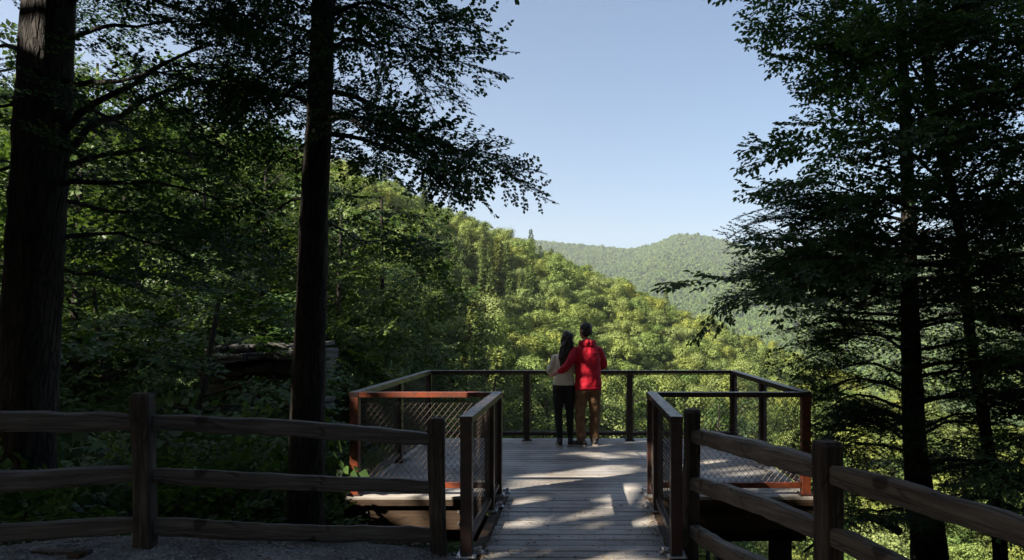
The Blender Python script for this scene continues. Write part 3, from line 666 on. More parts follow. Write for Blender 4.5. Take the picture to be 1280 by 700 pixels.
# continuous body
b = MB()
torso(b, [(.86, 0, .01, .15, .10), (.95, 0, .01, .155, .105), (1.08, -.005, .015, .135, .095), (1.25, -.01, .03, .155, .105), (1.38, -.015, .03, .17, .10), (1.46, -.015, .03, .11, .08), (1.50, -.015, .035, .06, .06)])
limb(b, [(-.015, .035, 1.46), (-.02, .045, 1.56)], [.056, .052])
HD = (-.03, .06, 1.672); head(b, HD, .35, 1.06)
limb(b, [(-.09, .01, .92), (-.105, .03, .52), (-.10, -.01, .08)], [.088, .055, .042]); limb(b, [(.09, .01, .92), (.11, .06, .52), (.11, .04, .08)], [.088, .055, .042])
for fx, fy in (LF, RF): limb(b, [(fx, fy, .06), (fx-.01, fy+.1, .035)], [.036, .026])
LS = (-.175, .02, 1.395); LE = (-.30, -.08, 1.20); LW = (-.45, -.055, 1.085)
RSh = (.155, .03, 1.395); RE = (.25, .12, 1.17); RW = (.17, .31, 1.115)
limb(b, [LS, LE, LW], [.05, .042, .028]); limb(b, [RSh, RE, RW], [.05, .042, .028])
hand(b, LW, (-.85, .35, -.38), (.1, .95, .1), (.0, .2, 1), curl=.5); hand(b, RW, (-.75, .5, -.10), (0, .1, -1), (-.4, .9, 0), curl=.5)
fused(b, 'body', SKIN, man, .0065, 2)
j = MB()
torso(j, [(.835, .005, .0, .195, .135), (.90, .005, .0, .198, .14), (1.0, 0, .0, .192, .135), (1.12, -.005, .01, .190, .13), (1.25, -.01, .02, .200, .135), (1.36, -.015, .02, .198, .13), (1.42, -.015, .02, .178, .115), (1.465, -.015, .02, .125, .09), (1.50, -.015, .025, .09, .08), (1.53, -.015, .03, .078, .075), (1.55, -.015, .03, .066, .066)])
limb(j, [(-.12, .02, 1.395), LS, (-.245, -.05, 1.30), LE, (-.38, -.075, 1.13), (-.43, -.058, 1.098)], [.066, .068, .068, .062, .050, .042])
limb(j, [(.11, .03, 1.395), RSh, (.215, .08, 1.29), RE, (.22, .22, 1.14), (.175, .295, 1.115)], [.066, .068, .068, .062, .052, .042])
# hood lying on the back
ball(j, (-.01, -.05, 1.478), (.10, .048, .036)); limb(j, [(-.10, .0, 1.50), (-.02, -.07, 1.515), (.08, .0, 1.505)], [.04, .042, .04])
jk = fused(j, 'jacket', RED, man, .010, 3, .014, 7, 3)
hm = MB(); torso(hm, [(.822, .005, 0, .190, .131), (.83, .005, 0, .200, .140), (.858, .005, 0, .202, .142), (.866, .005, 0, .190, .132)]); h_ = hm.build('hem', RED, jk, True)
t = MB()
torso(t, [(.80, 0, .0, .165, .115), (.88, 0, .0, .172, .12), (.98, 0, .005, .16, .11)])
limb(t, [(-.085, .0, .88), (-.10, .01, .70), (-.11, .025, .48), (-.105, .0, .28), (-.10, -.01, .085)], [.108, .098, .078, .072, .066])
limb(t, [(.085, .0, .88), (.10, .03, .70), (.115, .065, .48), (.112, .05, .28), (.11, .04, .085)], [.108, .098, .078, .072, .066])
fused(t, 'trousers', TAN, man, .010, 2, .018, 10, 8)
shoe(man, LF[0]-.01, LF[1]-.03, 1.0); shoe(man, RF[0], RF[1]-.02, -.15)
h = MB(); R = Matrix.Rotation(.35, 4, 'Z')
t_ = MB(); ball(t_, (0, -.022, .046), (.089, .100, .090)); ball(t_, (0, -.05, -.005), (.080, .066, .07)); V = np.array([(R @ Vector(v)+Vector(HD))[:] for v in np.concatenate(t_.V)]); h.add(V, t_.F)
fused(h, 'hair', HAIR, man, .006, 2, .012, 34, 2)
# woman
wom = thing('person', 'woman with long dark hair in a cream top and black trousers leaning on the man', 'person', (-.285, 10.06, 0))
b = MB()
torso(b, [(.84, 0, .0, .145, .10), (.93, 0, .0, .150, .105), (1.05, .0, .01, .110, .08), (1.18, .005, .02, .125, .09), (1.30, .01, .02, .14, .085), (1.37, .015, .02, .09, .065), (1.41, .02, .025, .05, .05)])
limb(b, [(.02, .03, 1.37), (.03, .04, 1.46)], [.045, .042]); HW = (.055, .055, 1.555); head(b, HW, -.25, .97, .16)
limb(b, [(-.075, .0, .90), (-.075, .03, .50), (-.06, .0, .08)], [.080, .048, .036]); limb(b, [(.075, .0, .90), (.085, .03, .50), (.10, .02, .08)], [.080, .048, .036])
for fx, fy in ((-.06, .0), (.10, .02)): limb(b, [(fx, fy, .06), (fx, fy+.1, .03)], [.032, .024])
WLS = (-.125, .02, 1.285); WLE = (-.215, .02, 1.10); WLW = (-.13, .22, 1.115)
limb(b, [WLS, WLE, WLW], [.042, .035, .023]); limb(b, [(.13, .02, 1.285), (.165, .07, 1.12), (.10, .24, 1.115)], [.042, .035, .023])
hand(b, WLW, (.8, .5, -.05), (0, .1, -1), (.4, .9, 0), curl=.5); hand(b, (.10, .24, 1.115), (-.8, .5, -.05), (0, .1, -1), (-.4, .9, 0), curl=.5)
fused(b, 'body', SKIN, wom, .0065, 2)
j = MB(); torso(j, [(.885, 0, .0, .165, .118), (.95, 0, .0, .163, .117), (1.06, .0, .01, .135, .10), (1.18, .005, .02, .145, .105), (1.27, .01, .02, .155, .10), (1.325, .012, .02, .125, .085), (1.365, .018, .025, .08, .065), (1.40, .02, .025, .055, .055)])
limb(j, [(-.08, .02, 1.285), WLS, (-.17, .02, 1.19), WLE, (-.18, .14, 1.11), (-.14, .205, 1.113)], [.050, .052, .052, .050, .043, .034])
limb(j, [(.09, .02, 1.285), (.125, .02, 1.285), (.155, .05, 1.19), (.17, .07, 1.12), (.12, .20, 1.115)], [.055, .056, .05, .046, .036])
fused(j, 'top', CREAM, wom, .010, 3, .010, 10, 12)
t = MB(); torso(t, [(.80, 0, 0, .145, .105), (.87, 0, .0, .158, .112), (.96, 0, .0, .145, .10)])
limb(t, [(-.075, .0, .86), (-.08, .01, .68), (-.078, .03, .48), (-.07, .005, .28), (-.06, .0, .09)], [.094, .084, .058, .055, .042])
limb(t, [(.075, .0, .86), (.082, .01, .68), (.087, .03, .48), (.092, .01, .28), (.10, .015, .09)], [.094, .084, .058, .055, .042])
fused(t, 'trousers', BLACK, wom, .009, 3, .005, 12, 4)
shoe(wom, -.06, -.01, .1); shoe(wom, .10, .0, -.1)
h = MB(); ball(h, (HW[0]-.005, HW[1]-.018, HW[2]+.035), (.088, .100, .090))
V, Fq = loft([((.05, .02, 1.60), .088, .085, (0, 0, 1), (1, 0, 0)), ((.048, .0, 1.52), .092, .080, (0, 0, 1), (1, 0, 0)), ((.035, -.045, 1.42), .098, .060, (0, 0, 1), (1, 0, 0)), ((.025, -.075, 1.30), .098, .045, (0, 0, 1), (1, 0, 0)), ((.02, -.085, 1.19), .085, .036, (0, 0, 1), (1, 0, 0)), ((.02, -.08, 1.11), .055, .025, (0, 0, 1), (1, 0, 0)), ((.022, -.075, 1.07), .02, .012, (0, 0, 1), (1, 0, 0))]); h.add(V, Fq)
fused(h, 'hair', HAIR, wom, .008, 2, .018, 15, 6)

# ------------------------------------------------------------------ foreground trees
def pxpoly(lst, Y, c=None, f=1.0): return [W(p[0] if c is None or (p[0]-c)*(1 if f > 0 else -1) < 0 else c+(p[0]-c)*abs(f), p[1], (p[2] if len(p) > 2 else Y)) for p in lst]
def trunk_poly(fo, lst, Y, w, extra_top, k=16, seed=0, down=1.5):
    """lst of (px,py); w list of widths in px"""
    P = [W(a, b_, Y) for a, b_ in lst]; r = [x_/2/F*Y for x_ in w]
    d = nrm(P[0]-P[1]); P = [P[0]+d*extra_top, P[0]+d*extra_top*.5]+P; r = [r[0]*.35, r[0]*.7]+r
    P.append(P[-1]+np.array([0, 0, -down])); r.append(r[-1]*1.25)
    n = 60; tt = np.linspace(0, len(P)-1, n); pl = smooth_poly(P, n); rr = np.interp(tt, range(len(P)), r); fo.tube(pl, rr, k, .05, seed)
    return pl
def relocate(root, objs):
    for o in objs: o.location = -Vector(root.location)

# --- big conifer trunk with the layered boughs reaching right over the view (second from left)
rg = np.random.RandomState(21); fo = Fol(); Y2 = 6.15
trunk_poly(fo, [(404, 0), (400, 120), (393, 250), (388, 400), (384, 520), (380, 690)], Y2, [27, 30, 33, 37, 41, 46], 6, 20, 2)
B2 = [([(415, 60), (450, 50), (500, 62), (560, 85, 5.8)], .022, .55), ([(415, 20), (470, 5), (520, 10), (580, 45, 6.4)], .022, .55), ([(410, 0), (440, -30), (500, -40), (560, -10)], .02, .6),
      ([(412, 30), (450, 8, 6.6), (500, 12, 7.0), (545, 20, 7.3)], .02, .45),
      ([(405, 120), (450, 118), (520, 150), (590, 182), (638, 190, 6.0)], .03, .5), ([(405, 165), (450, 172, 6.4), (520, 188, 6.7), (600, 196, 6.8)], .03, .5),
      ([(402, 150), (440, 150, 5.8), (490, 165, 5.6), (560, 195, 5.5)], .025, .4), ([(403, 140), (450, 145), (490, 150), (540, 172, 6.0)], .02, .45),
      ([(395, 75), (370, 68), (340, 85), (320, 100, 6.5)], .02, .5), ([(395, 40), (350, 30), (310, 20, 6.0)], .02, .5), ([(395, 130), (350, 120, 6.6), (300, 140, 7.0)], .025, .55),
      ([(393, 100), (370, 110, 6.8), (340, 140, 7.2), (310, 190, 7.4)], .025, .5), ([(390, 190), (360, 190, 6.6), (330, 215, 7.0)], .018, .4),
      ([(395, 0), (350, -20), (290, -20, 6.4)], .02, .5), 
      ([(395, 260), (420, 285, 7.0), (460, 300, 7.6), (520, 300, 8.0)], .02, .5), ([(385, 245), (350, 260, 6.8), (310, 280, 7.2)], .018, .5)]
for pts, r_, sec in B2: grow_bough(fo, pxpoly(pts, Y2, 415, .76), r_, SP_HEM if rg.rand() < .35 else SP_BROAD2, rg, sec*1.0, .25, .25, .84, .12, .15, flatup=.6)
for k_ in range(26):   # crown above the frame
    z = 5.2+k_*.26; a = k_*2.4; p = np.array([-2.36, Y2, z]); d = np.array([math.cos(a), math.sin(a), -.05]); L = (1.0 if d[0] > 0 else 2.4)*(1-k_/40); grow_bough(fo, [p, p+d*L*.5+[0, 0, .1], p+d*L], .03, SP_HEM, rg, .9, .4, .34, 1.0, .1)
t2 = thing('conifer_tree', 'tall straight dark tree with layered boughs spreading right over the view beside the fence', 'tree', (-2.5, Y2, -1.0)); relocate(t2, fo.build(t2, M['leaf_hemlock'], M['bark'], wid=.40))

# --- far left massive trunk
rg = np.random.RandomState(31); fo = Fol(); Y1t = 6.9
trunk_poly(fo, [(62, 0), (55, 150), (46, 300), (38, 450), (33, 600), (30, 690)], Y1t, [56, 58, 60, 61, 62, 66], 8, 22, 4)
B1 = [([(85, 160), (120, 130), (170, 105), (220, 70), (275, 48, 7.4)], .045, .9), ([(85, 50), (130, 35), (190, 30), (260, 25, 7.5)], .03, .8), ([(80, 190), (130, 150, 7.2), (200, 120, 7.8), (290, 95, 8.2), (350, 110, 8.4)], .04, .8),
      ([(80, 100), (130, 105, 6.5), (190, 90, 6.2), (240, 95, 6.0)], .03, .6), ([(75, 210), (140, 190, 7.2), (210, 185, 7.5), (300, 200, 7.8)], .035, .7), ([(75, 230), (150, 225, 6.8), (220, 232, 6.6), (290, 250, 6.5)], .03, .6),
      ([(70, 250), (130, 262, 7.4), (200, 270, 8), (280, 290, 8.4)], .03, .8), ([(70, 300), (130, 290, 7.4), (190, 305, 8), (260, 330, 8.2)], .03, .7), ([(80, 10), (140, -20), (220, -10), (300, 10)], .03, .7),
      ([(30, 120), (10, 130), (-30, 140)], .03, .8), ([(30, 60), (0, 60, 7.3), (-50, 60, 7.6)], .03, .8), ([(28, 200), (-5, 215, 7.3), (-60, 230, 7.6)], .03, .8), ([(70, 150), (120, 150, 8), (170, 150, 9), (260, 150, 9.5)], .03, .8),
      ([(25, 300), (0, 310, 7.2), (-50, 330, 7.5)], .02, .7), ([(60, 330), (100, 340, 7.6), (160, 350, 8.4), (220, 372, 9)], .025, .7)]
for pts, r_, sec in B1: grow_bough(fo, pxpoly(pts, Y1t), r_, SP_HEM if rg.rand() < .5 else SP_BROAD2, rg, sec, .34, .36, .85, .14, .2, flatup=.5)
for k_ in range(22):
    z = 5.4+k_*.3; a = k_*2.4+1; p = np.array([-5.35, Y1t, z]); L = 2.6*(1-k_/40); d = np.array([math.cos(a), math.sin(a), -.05]); grow_bough(fo, [p, p+d*L*.5+[0, 0, .1], p+d*L], .03, SP_HEM, rg, 1.0, .42, .36, 1.0, .1)
t1 = thing('conifer_tree', 'massive dark trunk at the far left behind the fence with wide forking limbs', 'tree', (-5.55, Y1t, -1.2)); relocate(t1, fo.build(t1, M['leaf_hemlock'], M['bark'], wid=.40))

# --- right hemlock
rg = np.random.RandomState(41); fo = Fol(); Y3 = 7.8
trunk_poly(fo, [(1128, 60), (1134, 240), (1137, 400), (1142, 540), (1150, 630), (1160, 690)], Y3, [12, 16, 22, 27, 34, 44], 4, 18, 5, 2)
for y_, L_, rise in ((255, 150, 5), (285, 165, 12), (315, 170, 10), (345, 185, 10), (372, 190, 15), (400, 175, 18), (430, 185, 20), (458, 185, 20), (485, 170, 22), (515, 160, 25), (548, 150, 28), (580, 120, 22), (610, 130, 10), (640, 105, 0)):
    for sd in (-1, 1):
        for dY in (rg.rand()*1.6-.5, -(rg.rand()*1.3)+.3):
            if rg.rand() < .12: continue
            yy = y_+rg.randn()*8; L2 = L_*(.75+.5*rg.rand())*(1 if sd > 0 else .95)
            if sd < 0 and y_ > 400: L2 = min(L2, 118)
            grow_bough(fo, pxpoly([(1138+sd*10, yy), (1138+sd*L2*.45, yy-rise*.6+rg.randn()*5, Y3+dY*.5), (1138+sd*L2*.8, yy-rise*.3, Y3+dY*.9), (1138+sd*L2, yy+12, Y3+dY*1.2)], Y3), .020, SP_HEM, rg, .52, .19, .20, .70, .14, .16, flatup=.4)
for a_, b_ in (((1125, 665), [(1090, 648), (1060, 655), (1035, 668), (1005, 690)]), ((1180, 640), [(1200, 625), (1235, 622), (1280, 640)])):
    pts = pxpoly([a_]+b_, Y3-.3); fo.tube(smooth_poly(pts, 16), np.linspace(.05, .012, 16), 7, .05, 3)
t3 = thing('hemlock_tree', 'dark hemlock with layered flat boughs standing right of the platform', 'tree', (3.9, Y3, -2.0)); relocate(t3, fo.build(t3, M['leaf_hemlock'], M['bark'], wid=.42))

# --- right broadleaf tree with large leaves
rg = np.random.RandomState(51); fo = Fol(); Y4 = 7.2
pl4 = trunk_poly(fo, [(1150, 0), (1172, 160), (1200, 290), (1213, 420), (1235, 560), (1250, 690)], Y4, [9, 11, 12, 13, 15, 18], 3, 10, 6, 2)
B4 = [[(1172, 170), (1110, 110), (1050, 60), (985, 25), (930, 5)], [(1165, 120), (1100, 50), (1020, -10), (950, -40)], [(1178, 200), (1110, 150), (1050, 100), (1000, 75), (965, 60)],
      [(1185, 230), (1120, 190), (1060, 150), (1010, 130, 6.9)], [(1190, 250), (1130, 225), (1070, 205), (1010, 195), (975, 190)], [(1195, 270), (1130, 262, 7.0), (1060, 240, 6.8), (985, 230, 6.6)],
      [(1200, 300), (1140, 295, 7.4), (1080, 280, 7.6), (1000, 262, 7.8)], [(1200, 310), (1120, 318, 6.8), (1040, 300, 6.4), (975, 300, 6.2)], [(1205, 330), (1120, 335, 6.7), (1030, 322, 6.2), (940, 325, 5.8), (880, 348, 5.6)],
      [(1205, 345), (1130, 360), (1060, 352, 7.0), (1000, 350, 6.8), (950, 360, 6.7)], [(1180, 180), (1220, 130), (1270, 90), (1320, 60)], [(1185, 200), (1240, 180), (1300, 160)], [(1195, 250), (1240, 230), (1300, 225)],
      [(1205, 320), (1250, 300), (1310, 290)], [(1160, 60), (1110, -20, 6.8), (1050, -50, 6.6)], [(1155, 40), (1210, 0), (1280, -20)], [(1170, 100), (1210, 60, 6.6), (1260, 30, 6.2)], [(1210, 380), (1250, 370), (1310, 380)],
      [(1165, 90), (1080, 20, 7.6), (1010, 10, 7.9), (940, -10, 8.0)], [(1175, 150), (1120, 100, 7.8), (1080, 90, 8.3), (1030, 50, 8.6)], [(1188, 215), (1150, 180, 6.6), (1100, 170, 6.0), (1060, 175, 5.6)], [(1192, 240), (1230, 200, 7.8), (1270, 190, 8.2)], [(1170, 120), (1140, 60, 6.7), (1130, 20, 6.3)],
      [(1190, 180), (1180, 120, 6.6), (1190, 90, 6.2)], [(1205, 300), (1180, 260, 6.6), (1150, 240, 6.0)], [(1215, 470), (1260, 440), (1300, 450)], [(1225, 520), (1260, 500), (1310, 510)]]
for pts in B4: grow_bough(fo, pxpoly(pts, Y4, 1190, -.85), .022, SP_BROAD, rg, .46, .25, .25, .78, .18, .28, flatup=.45)
t4 = thing('broadleaf_tree', 'slender leaning tree with large dark leaves filling the upper right', 'tree', (4.4, Y4, -2.0)); relocate(t4, fo.build(t4, M['leaf_broad'], M['bark_thin'], big=True, wid=.30))
# --- tree beyond the right edge, its limbs crossing the top corner
rg = np.random.RandomState(61); fo = Fol(); Y5 = 5.6
trunk_poly(fo, [(1380, 0), (1385, 300), (1390, 690)], Y5, [38, 42, 48], 5, 14, 7, 2)
for pts in ([(1370, 80), (1290, 60), (1230, 50), (1180, 58)], [(1370, 120), (1300, 110), (1240, 120), (1190, 140)], [(1370, 20), (1300, 0), (1230, 0), (1160, 20)], [(1370, 180), (1310, 170), (1250, 175), (1210, 190)], [(1370, 60), (1320, 90, 6.2), (1270, 95, 6.6), (1200, 95, 7)], [(1370, 260), (1310, 270), (1260, 290)],
            [(1372, 560), (1330, 545), (1290, 560), (1262, 590)], [(1372, 430), (1320, 440), (1270, 460)], [(1372, 340), (1320, 350), (1280, 360)], [(1372, -20), (1300, -40), (1200, -20), (1130, -10)]):
    grow_bough(fo, pxpoly(pts, Y5), .03, SP_BROAD2, rg, .55, .2, .2, .6, .15, .2, flatup=.4)
t5 = thing('broadleaf_tree', 'dense dark tree just past the right edge whose limbs cross the top right corner', 'tree', (4.3, Y5, -2.0)); relocate(t5, fo.build(t5, M['leaf_broad'], M['bark'], wid=.4))

# ------------------------------------------------------------------ tall shade trees behind and beside the camera
def shade_tree(x, y, H, R, seed, label):
    LOW = .40 if y > 2 and x < 0 else .16
    rg = np.random.RandomState(seed); fo = lobe_crown(rg, [(np.array([rg.randn()*R*.45, rg.randn()*R*.45, H*(LOW+(.95-LOW)*rg.rand())])*np.array([1, 1, 1]), 1.3+1.1*rg.rand()) for _ in range(44)], 250, .30)
    z0 = float(terrain_h(x, y))
    fo.tube([(0, 0, -.4), (.1, 0, H*.3), (-.1, .1, H*.6), (0, 0, H*.92)], [.32, .25, .16, .04], 12, .06, seed)
    for k_ in range(14):
        a = k_*2.4; z = H*(.35+.5*k_/14); L = R*.9; fo.tube([(0, 0, z), (math.cos(a)*L*.5, math.sin(a)*L*.5, z+.8), (math.cos(a)*L, math.sin(a)*L, z+1.2)], [.10, .06, .02], 6, .05, k_)
    off = np.array([x, y, z0]); fo.P = [p+off for p in fo.P]; fo.TV = [v+off for v in fo.TV]
    t = thing('broadleaf_tree', label, 'tree', (x, y, z0)); relocate(t, fo.build(t, M['leaf_shade'], M['bark'], wid=.42)); return t
ST = [(-14.5, -1.5, 19, 4.6), (-9.8, -8.0, 19, 4.6), (-12, -4.8, 22, 4.2), (-18, -5, 24, 4.6), (-6.5, -4.2, 14, 3.6), (-9.5, -.6, 13.5, 3.6), (-5.5, -11.5, 20, 4.6), (-13.5, 3.2, 13.5, 3.4), (-17, 7, 12, 3.6), (-22.5, 13, 12, 3.6), (-2.5, -8, 15, 3.8),
      (3, -6.5, 14, 4), (7.5, -4.5, 14, 4), (10.5, .5, 14, 4), (12, 5.5, 15, 4), (1, -12, 18, 5), (8, -11, 19, 5), (15, -3, 19, 5)]
wherew = ['first to the left of', 'close behind and left of', 'next behind and left of', 'far behind and left of', 'nearest behind and left of', 'nearest to the left of', 'third behind', 'leaning over the fence left of', 'low and dense ahead and left of', 'low and farther ahead and left of', 'straight behind', 
      'right behind', 'behind and right of', 'nearest to the right of', 'ahead and right of', 'farther straight behind', 'far behind and right of', 'farthest right of']
for k_, (x_, y_, H_, R_) in enumerate(ST): shade_tree(x_, y_, H_, R_, 100+k_, 'tall leafy shade tree %s the viewpoint, outside the picture' % wherew[k_])

# ------------------------------------------------------------------ trees and shrubs of the ravine (left middle distance)
def ravine_tree_proto(seed, H, R, big=False, lean=0.0, leafm='leaf_mid', sc=1.0, sprays=SP_MID, nb=26, zlo=.22):
    rg = np.random.RandomState(seed); fo = Fol(); n = 24; tz = np.linspace(0, 1, n); tp = np.stack([lean*H*tz**1.6+.1*np.sin(tz*5+seed), .12*np.sin(tz*4), H*tz-.6], 1)
    fo.tube(tp, .016*H*(1-.85*tz)+.02, 9, .05, seed)
    for k_ in range(nb):
        f = zlo+(.97-zlo)*(k_+.5)/nb; p = np.array([np.interp(f, tz, tp[:, q]) for q in range(3)]); a = k_*2.4+rg.randn()*.3
        L = R*(.35+.65*math.sin(math.pi*min(1, (f-zlo*.6)/(1-zlo*.6))**.75))*(.7+.5*rg.rand()); up = .35*f+.1
        d = np.array([math.cos(a), math.sin(a), up]); grow_bough(fo, [p, p+d*L*.5, p+d*L*[1, 1, .7]], .012*H*(1-f*.7)*.4+.01, sprays, rg, L*.42+.2, .62*sc, .55*sc, sc, .25, .25, twig=False, flatup=.5)
    r = thing('ravine_tree', 'x', 'tree'); fo.build(r, M[leafm], M['bark_thin'], wid=.42, gaps=False, k=3); return r
protos = [ravine_tree_proto(201, 14, 3.8), ravine_tree_proto(202, 13, 3.4), ravine_tree_proto(203, 15, 4.2), ravine_tree_proto(204, 9, 2.6, lean=.1, nb=20, sc=.85)]
used = set()
def put_tree(pi, px, Y, rz, sc, lab, top=None):
    x_ = (px-CX)/F*Y; z_ = float(terrain_h(x_, Y)); s = sc if isinstance(sc, tuple) else (sc,)*3
    if top is not None:   # choose the scale so that the crown top meets this pixel row
        Ht = EYE-(top-CY)/F*Y-z_; h0 = [14, 13, 15, 9][pi]; s = (s[0], s[1], Ht/h0)
    if pi not in used: used.add(pi); r = protos[pi]; r.location = (x_, Y, z_); r.rotation_euler = (0, 0, rz); r.scale = s; r['label'] = lab
    else: r = dup(protos[pi], (x_, Y, z_), rz, s, lab)
    r['group'] = 'trees growing in the ravine'; return r
RT = [(0, 480, 30, .3, 1.0, 'dark leafy tree in the ravine between the tall straight trunk and the sunlit hillside', 228),
      (1, 425, 24, 1.4, .9, 'dark tree directly behind the tall straight trunk, its crown reaching the skyline', 245),
      (2, 330, 27, 2.2, 1.1, 'leafy tree left of the tall straight trunk with sunlit upper leaves', 190),
      (0, 250, 22, 3.3, 1.0, 'leafy tree rising behind the leaning mossy trunk', 205),
      (2, 160, 26, .9, 1.2, 'broad green tree behind the forking limbs at the upper left', 95),
      (1, 95, 18, 2.9, 1.0, 'dark tree just right of the massive far left trunk', 120),
      (2, 240, 34, 4.2, 1.3, 'tall bright green tree whose crown fills the top left between the two trunks', 70),
      (0, -20, 20, 1.9, 1.1, 'dark tree at the left edge behind the massive trunk', -20),
      (0, 400, 44, 5.2, 1.3, 'leafy tree far behind the straight trunk on the shaded slope', 205),
      (2, 120, 42, 2.6, 1.3, 'tall leafy tree far up the shaded slope at the left', 60),
      (1, 320, 50, 3.9, 1.5, 'high crowned tree at the top of the shaded slope', 150),
      (3, 215, 13.5, .0, 1.0, 'leaning tree with a curved mossy trunk behind the left fence post', 335),
      (3, 480, 26, 2.0, 1.0, 'small leafy tree low in the ravine behind the platform corner post', 400),
      (3, 228, 19, 4.0, .9, 'small fresh green tree beside the rock ledges', 375),
      (3, 140, 17, 5.0, .9, 'small leafy tree low between the massive trunk and the leaning one', 330),
      (3, 600, 46, 1.0, 1.5, 'small leafy tree seen below the far railing left of the couple', 455),
      (3, 700, 48, 2.5, 1.5, 'small leafy tree seen through the far railing behind the couple', 470),
      (3, 790, 50, 4.5, 1.5, 'small leafy tree seen through the far railing right of the couple', 470),
      (3, 880, 52, 5.5, 1.5, 'small leafy tree seen through the mesh at the right far corner', 480)]
for pi, px, Y, rz, sc, lab, top in RT: put_tree(pi, px, Y, rz, sc, lab, top)

# shrubs near the fence and down the bank
def shrub_proto(seed, R, H, leafm, sprays, sc):
    rg = np.random.RandomState(seed); fo = Fol()
    for k_ in range(11):
        a = k_*2.4; tilt = .3+.6*rg.rand(); L = H*(.7+.4*rg.rand()); d = nrm(np.array([math.cos(a)*tilt*R/H*1.4, math.sin(a)*tilt*R/H*1.4, 1.]))
        grow_bough(fo, [(0, 0, -.1), d*L*.6, d*L+np.array([math.cos(a), math.sin(a), -.1])*R*.3], .014, sprays, rg, R*.5, .26, .26, sc, .2, .3, flatup=.6)
    r = thing('shrub', 'x', 'shrub'); fo.build(r, M[leafm], M['bark_thin'], wid=.42, gaps=False, k=3); return r
sp = [shrub_proto(301, .8, 1.1, 'leaf_fresh', SP_BROAD2, 1.0), shrub_proto(302, .9, 1.3, 'leaf_mid', SP_BROAD, 1.1), shrub_proto(303, .7, .9, 'leaf_fresh', SP_BROAD, .9)]
rg = np.random.RandomState(9); cnt = 0; usedS = set()
for k_ in range(150):
    px = rg.uniform(-40, 470) if k_ < 110 else rg.uniform(1000, 1330); Y = rg.uniform(6.3, 20)**1.0 if k_ < 110 else rg.uniform(6, 20)
    x_ = (px-CX)/F*Y
    if x_ > X0-.9 and x_ < X1+.8 and Y < 11.5: continue
    z_ = float(terrain_h(x_, Y)); i_ = rg.randint(3); s = (.7+.6*rg.rand())*(1+Y/28); rz = rg.rand()*6.28
    side = 'behind the right fence' if px > 600 else ('behind the far left end of the fence' if px < 60 else 'behind the fence beside the massive trunk' if px < 170 else 'behind the left fence just right of its post' if px < 270 else 'behind the left fence left of the straight trunk' if px < 375 else 'between the straight trunk and the platform')
    lab = '%s leafy shrub %s, %s' % (('fresh green', 'dark green', 'low'), 0, 0) if False else '%s shrub %s %s' % (('light green', 'tall dark green', 'low light green')[i_], 'close' if Y < 10 else 'lower down', side)
    if i_ not in usedS: usedS.add(i_); o = sp[i_]; o.location = (x_, Y, z_); o.rotation_euler = (0, 0, rz); o.scale = (s, s, s); o['label'] = lab
    else: o = dup(sp[i_], (x_, Y, z_), rz, (s, s, s), lab)
    o['group'] = 'shrubs on the bank'
# ground cover leaves on the bank
rg = np.random.RandomState(77); n = 60000; px = rg.uniform(-100, 1400, n); Y = 5.0*(12.)**rg.rand(n); X = (px-CX)/F*Y; k_ = (Y-edge_y(X) > .15) & ~((X > X0-.1) & (X < X1+.1) & (Y < 11)); X, Y = X[k_], Y[k_]; n = len(X)
P = np.stack([X, Y, terrain_h(X, Y)+rg.rand(n)*.12*(1+Y*.05)], 1); D = nrm(np.stack([rg.randn(n), rg.randn(n), rg.randn(n)*.3], 1)); N = np.stack([rg.randn(n)*.4, rg.randn(n)*.4, np.ones(n)], 1)
V, Fq, m_ = leaf_mesh(P, D, N, (.05+.06*rg.rand(n))*(1+Y*.05), .42); gc = link_mesh('ground_cover', V, Fq, M['leaf_mid'], attrs={'tint': np.repeat(rg.rand(n), m_)}); tag(gc, 'low leafy ground cover on the wooded bank below the fence', 'ground cover', kind='stuff')
# fallen leaves and needles on the planks and gravel
m, nt, out = newmat('dead_leaf'); finish(nt, out, ramp(nt, attr(nt), [(0, (.05, .03, .018)), (.6, (.14, .085, .04)), (1, (.24, .17, .08))]), .8); M['dead'] = m
rg = np.random.RandomState(79); X = np.concatenate([rg.uniform(-.78, .66, 420), rg.choice([-1, 1], 500)*(.72-.10*rg.rand(500)**2)-.06, rg.uniform(X0, X1, 420), rg.uniform(-5, 2.2, 1300)]); Y = np.concatenate([5.0+2*rg.rand(420)**1.6, rg.uniform(4.6, 7, 500), rg.uniform(7.05, 10.5, 420), np.zeros(1300)])
Y[1340:] = edge_y(X[1340:])-rg.rand(1300)*1.2; Z = np.full(len(X), .006); Z[1340:] = terrain_h(X[1340:], Y[1340:])+.03; k_ = ~((np.arange(len(X)) >= 1340) & (X > -.95) & (X < .8)); X, Y, Z = X[k_], Y[k_], Z[k_]; n = len(X)
D = nrm(np.stack([rg.randn(n), rg.randn(n), rg.randn(n)*.08], 1)); N = np.stack([rg.randn(n)*.2, rg.randn(n)*.2, np.ones(n)], 1)
V, Fq, m_ = leaf_mesh(np.stack([X, Y, Z], 1), D, N, .012+.03*rg.rand(n)**2, .25); V[:, 2] = np.maximum(V[:, 2], .003) if False else V[:, 2]+.004
ll = link_mesh('leaf_litter', V, Fq, M['dead'], attrs={'tint': np.repeat(rg.rand(n), m_)}); tag(ll, 'scattered brown leaves and needles on the planks and the gravel', 'leaf litter', kind='stuff')
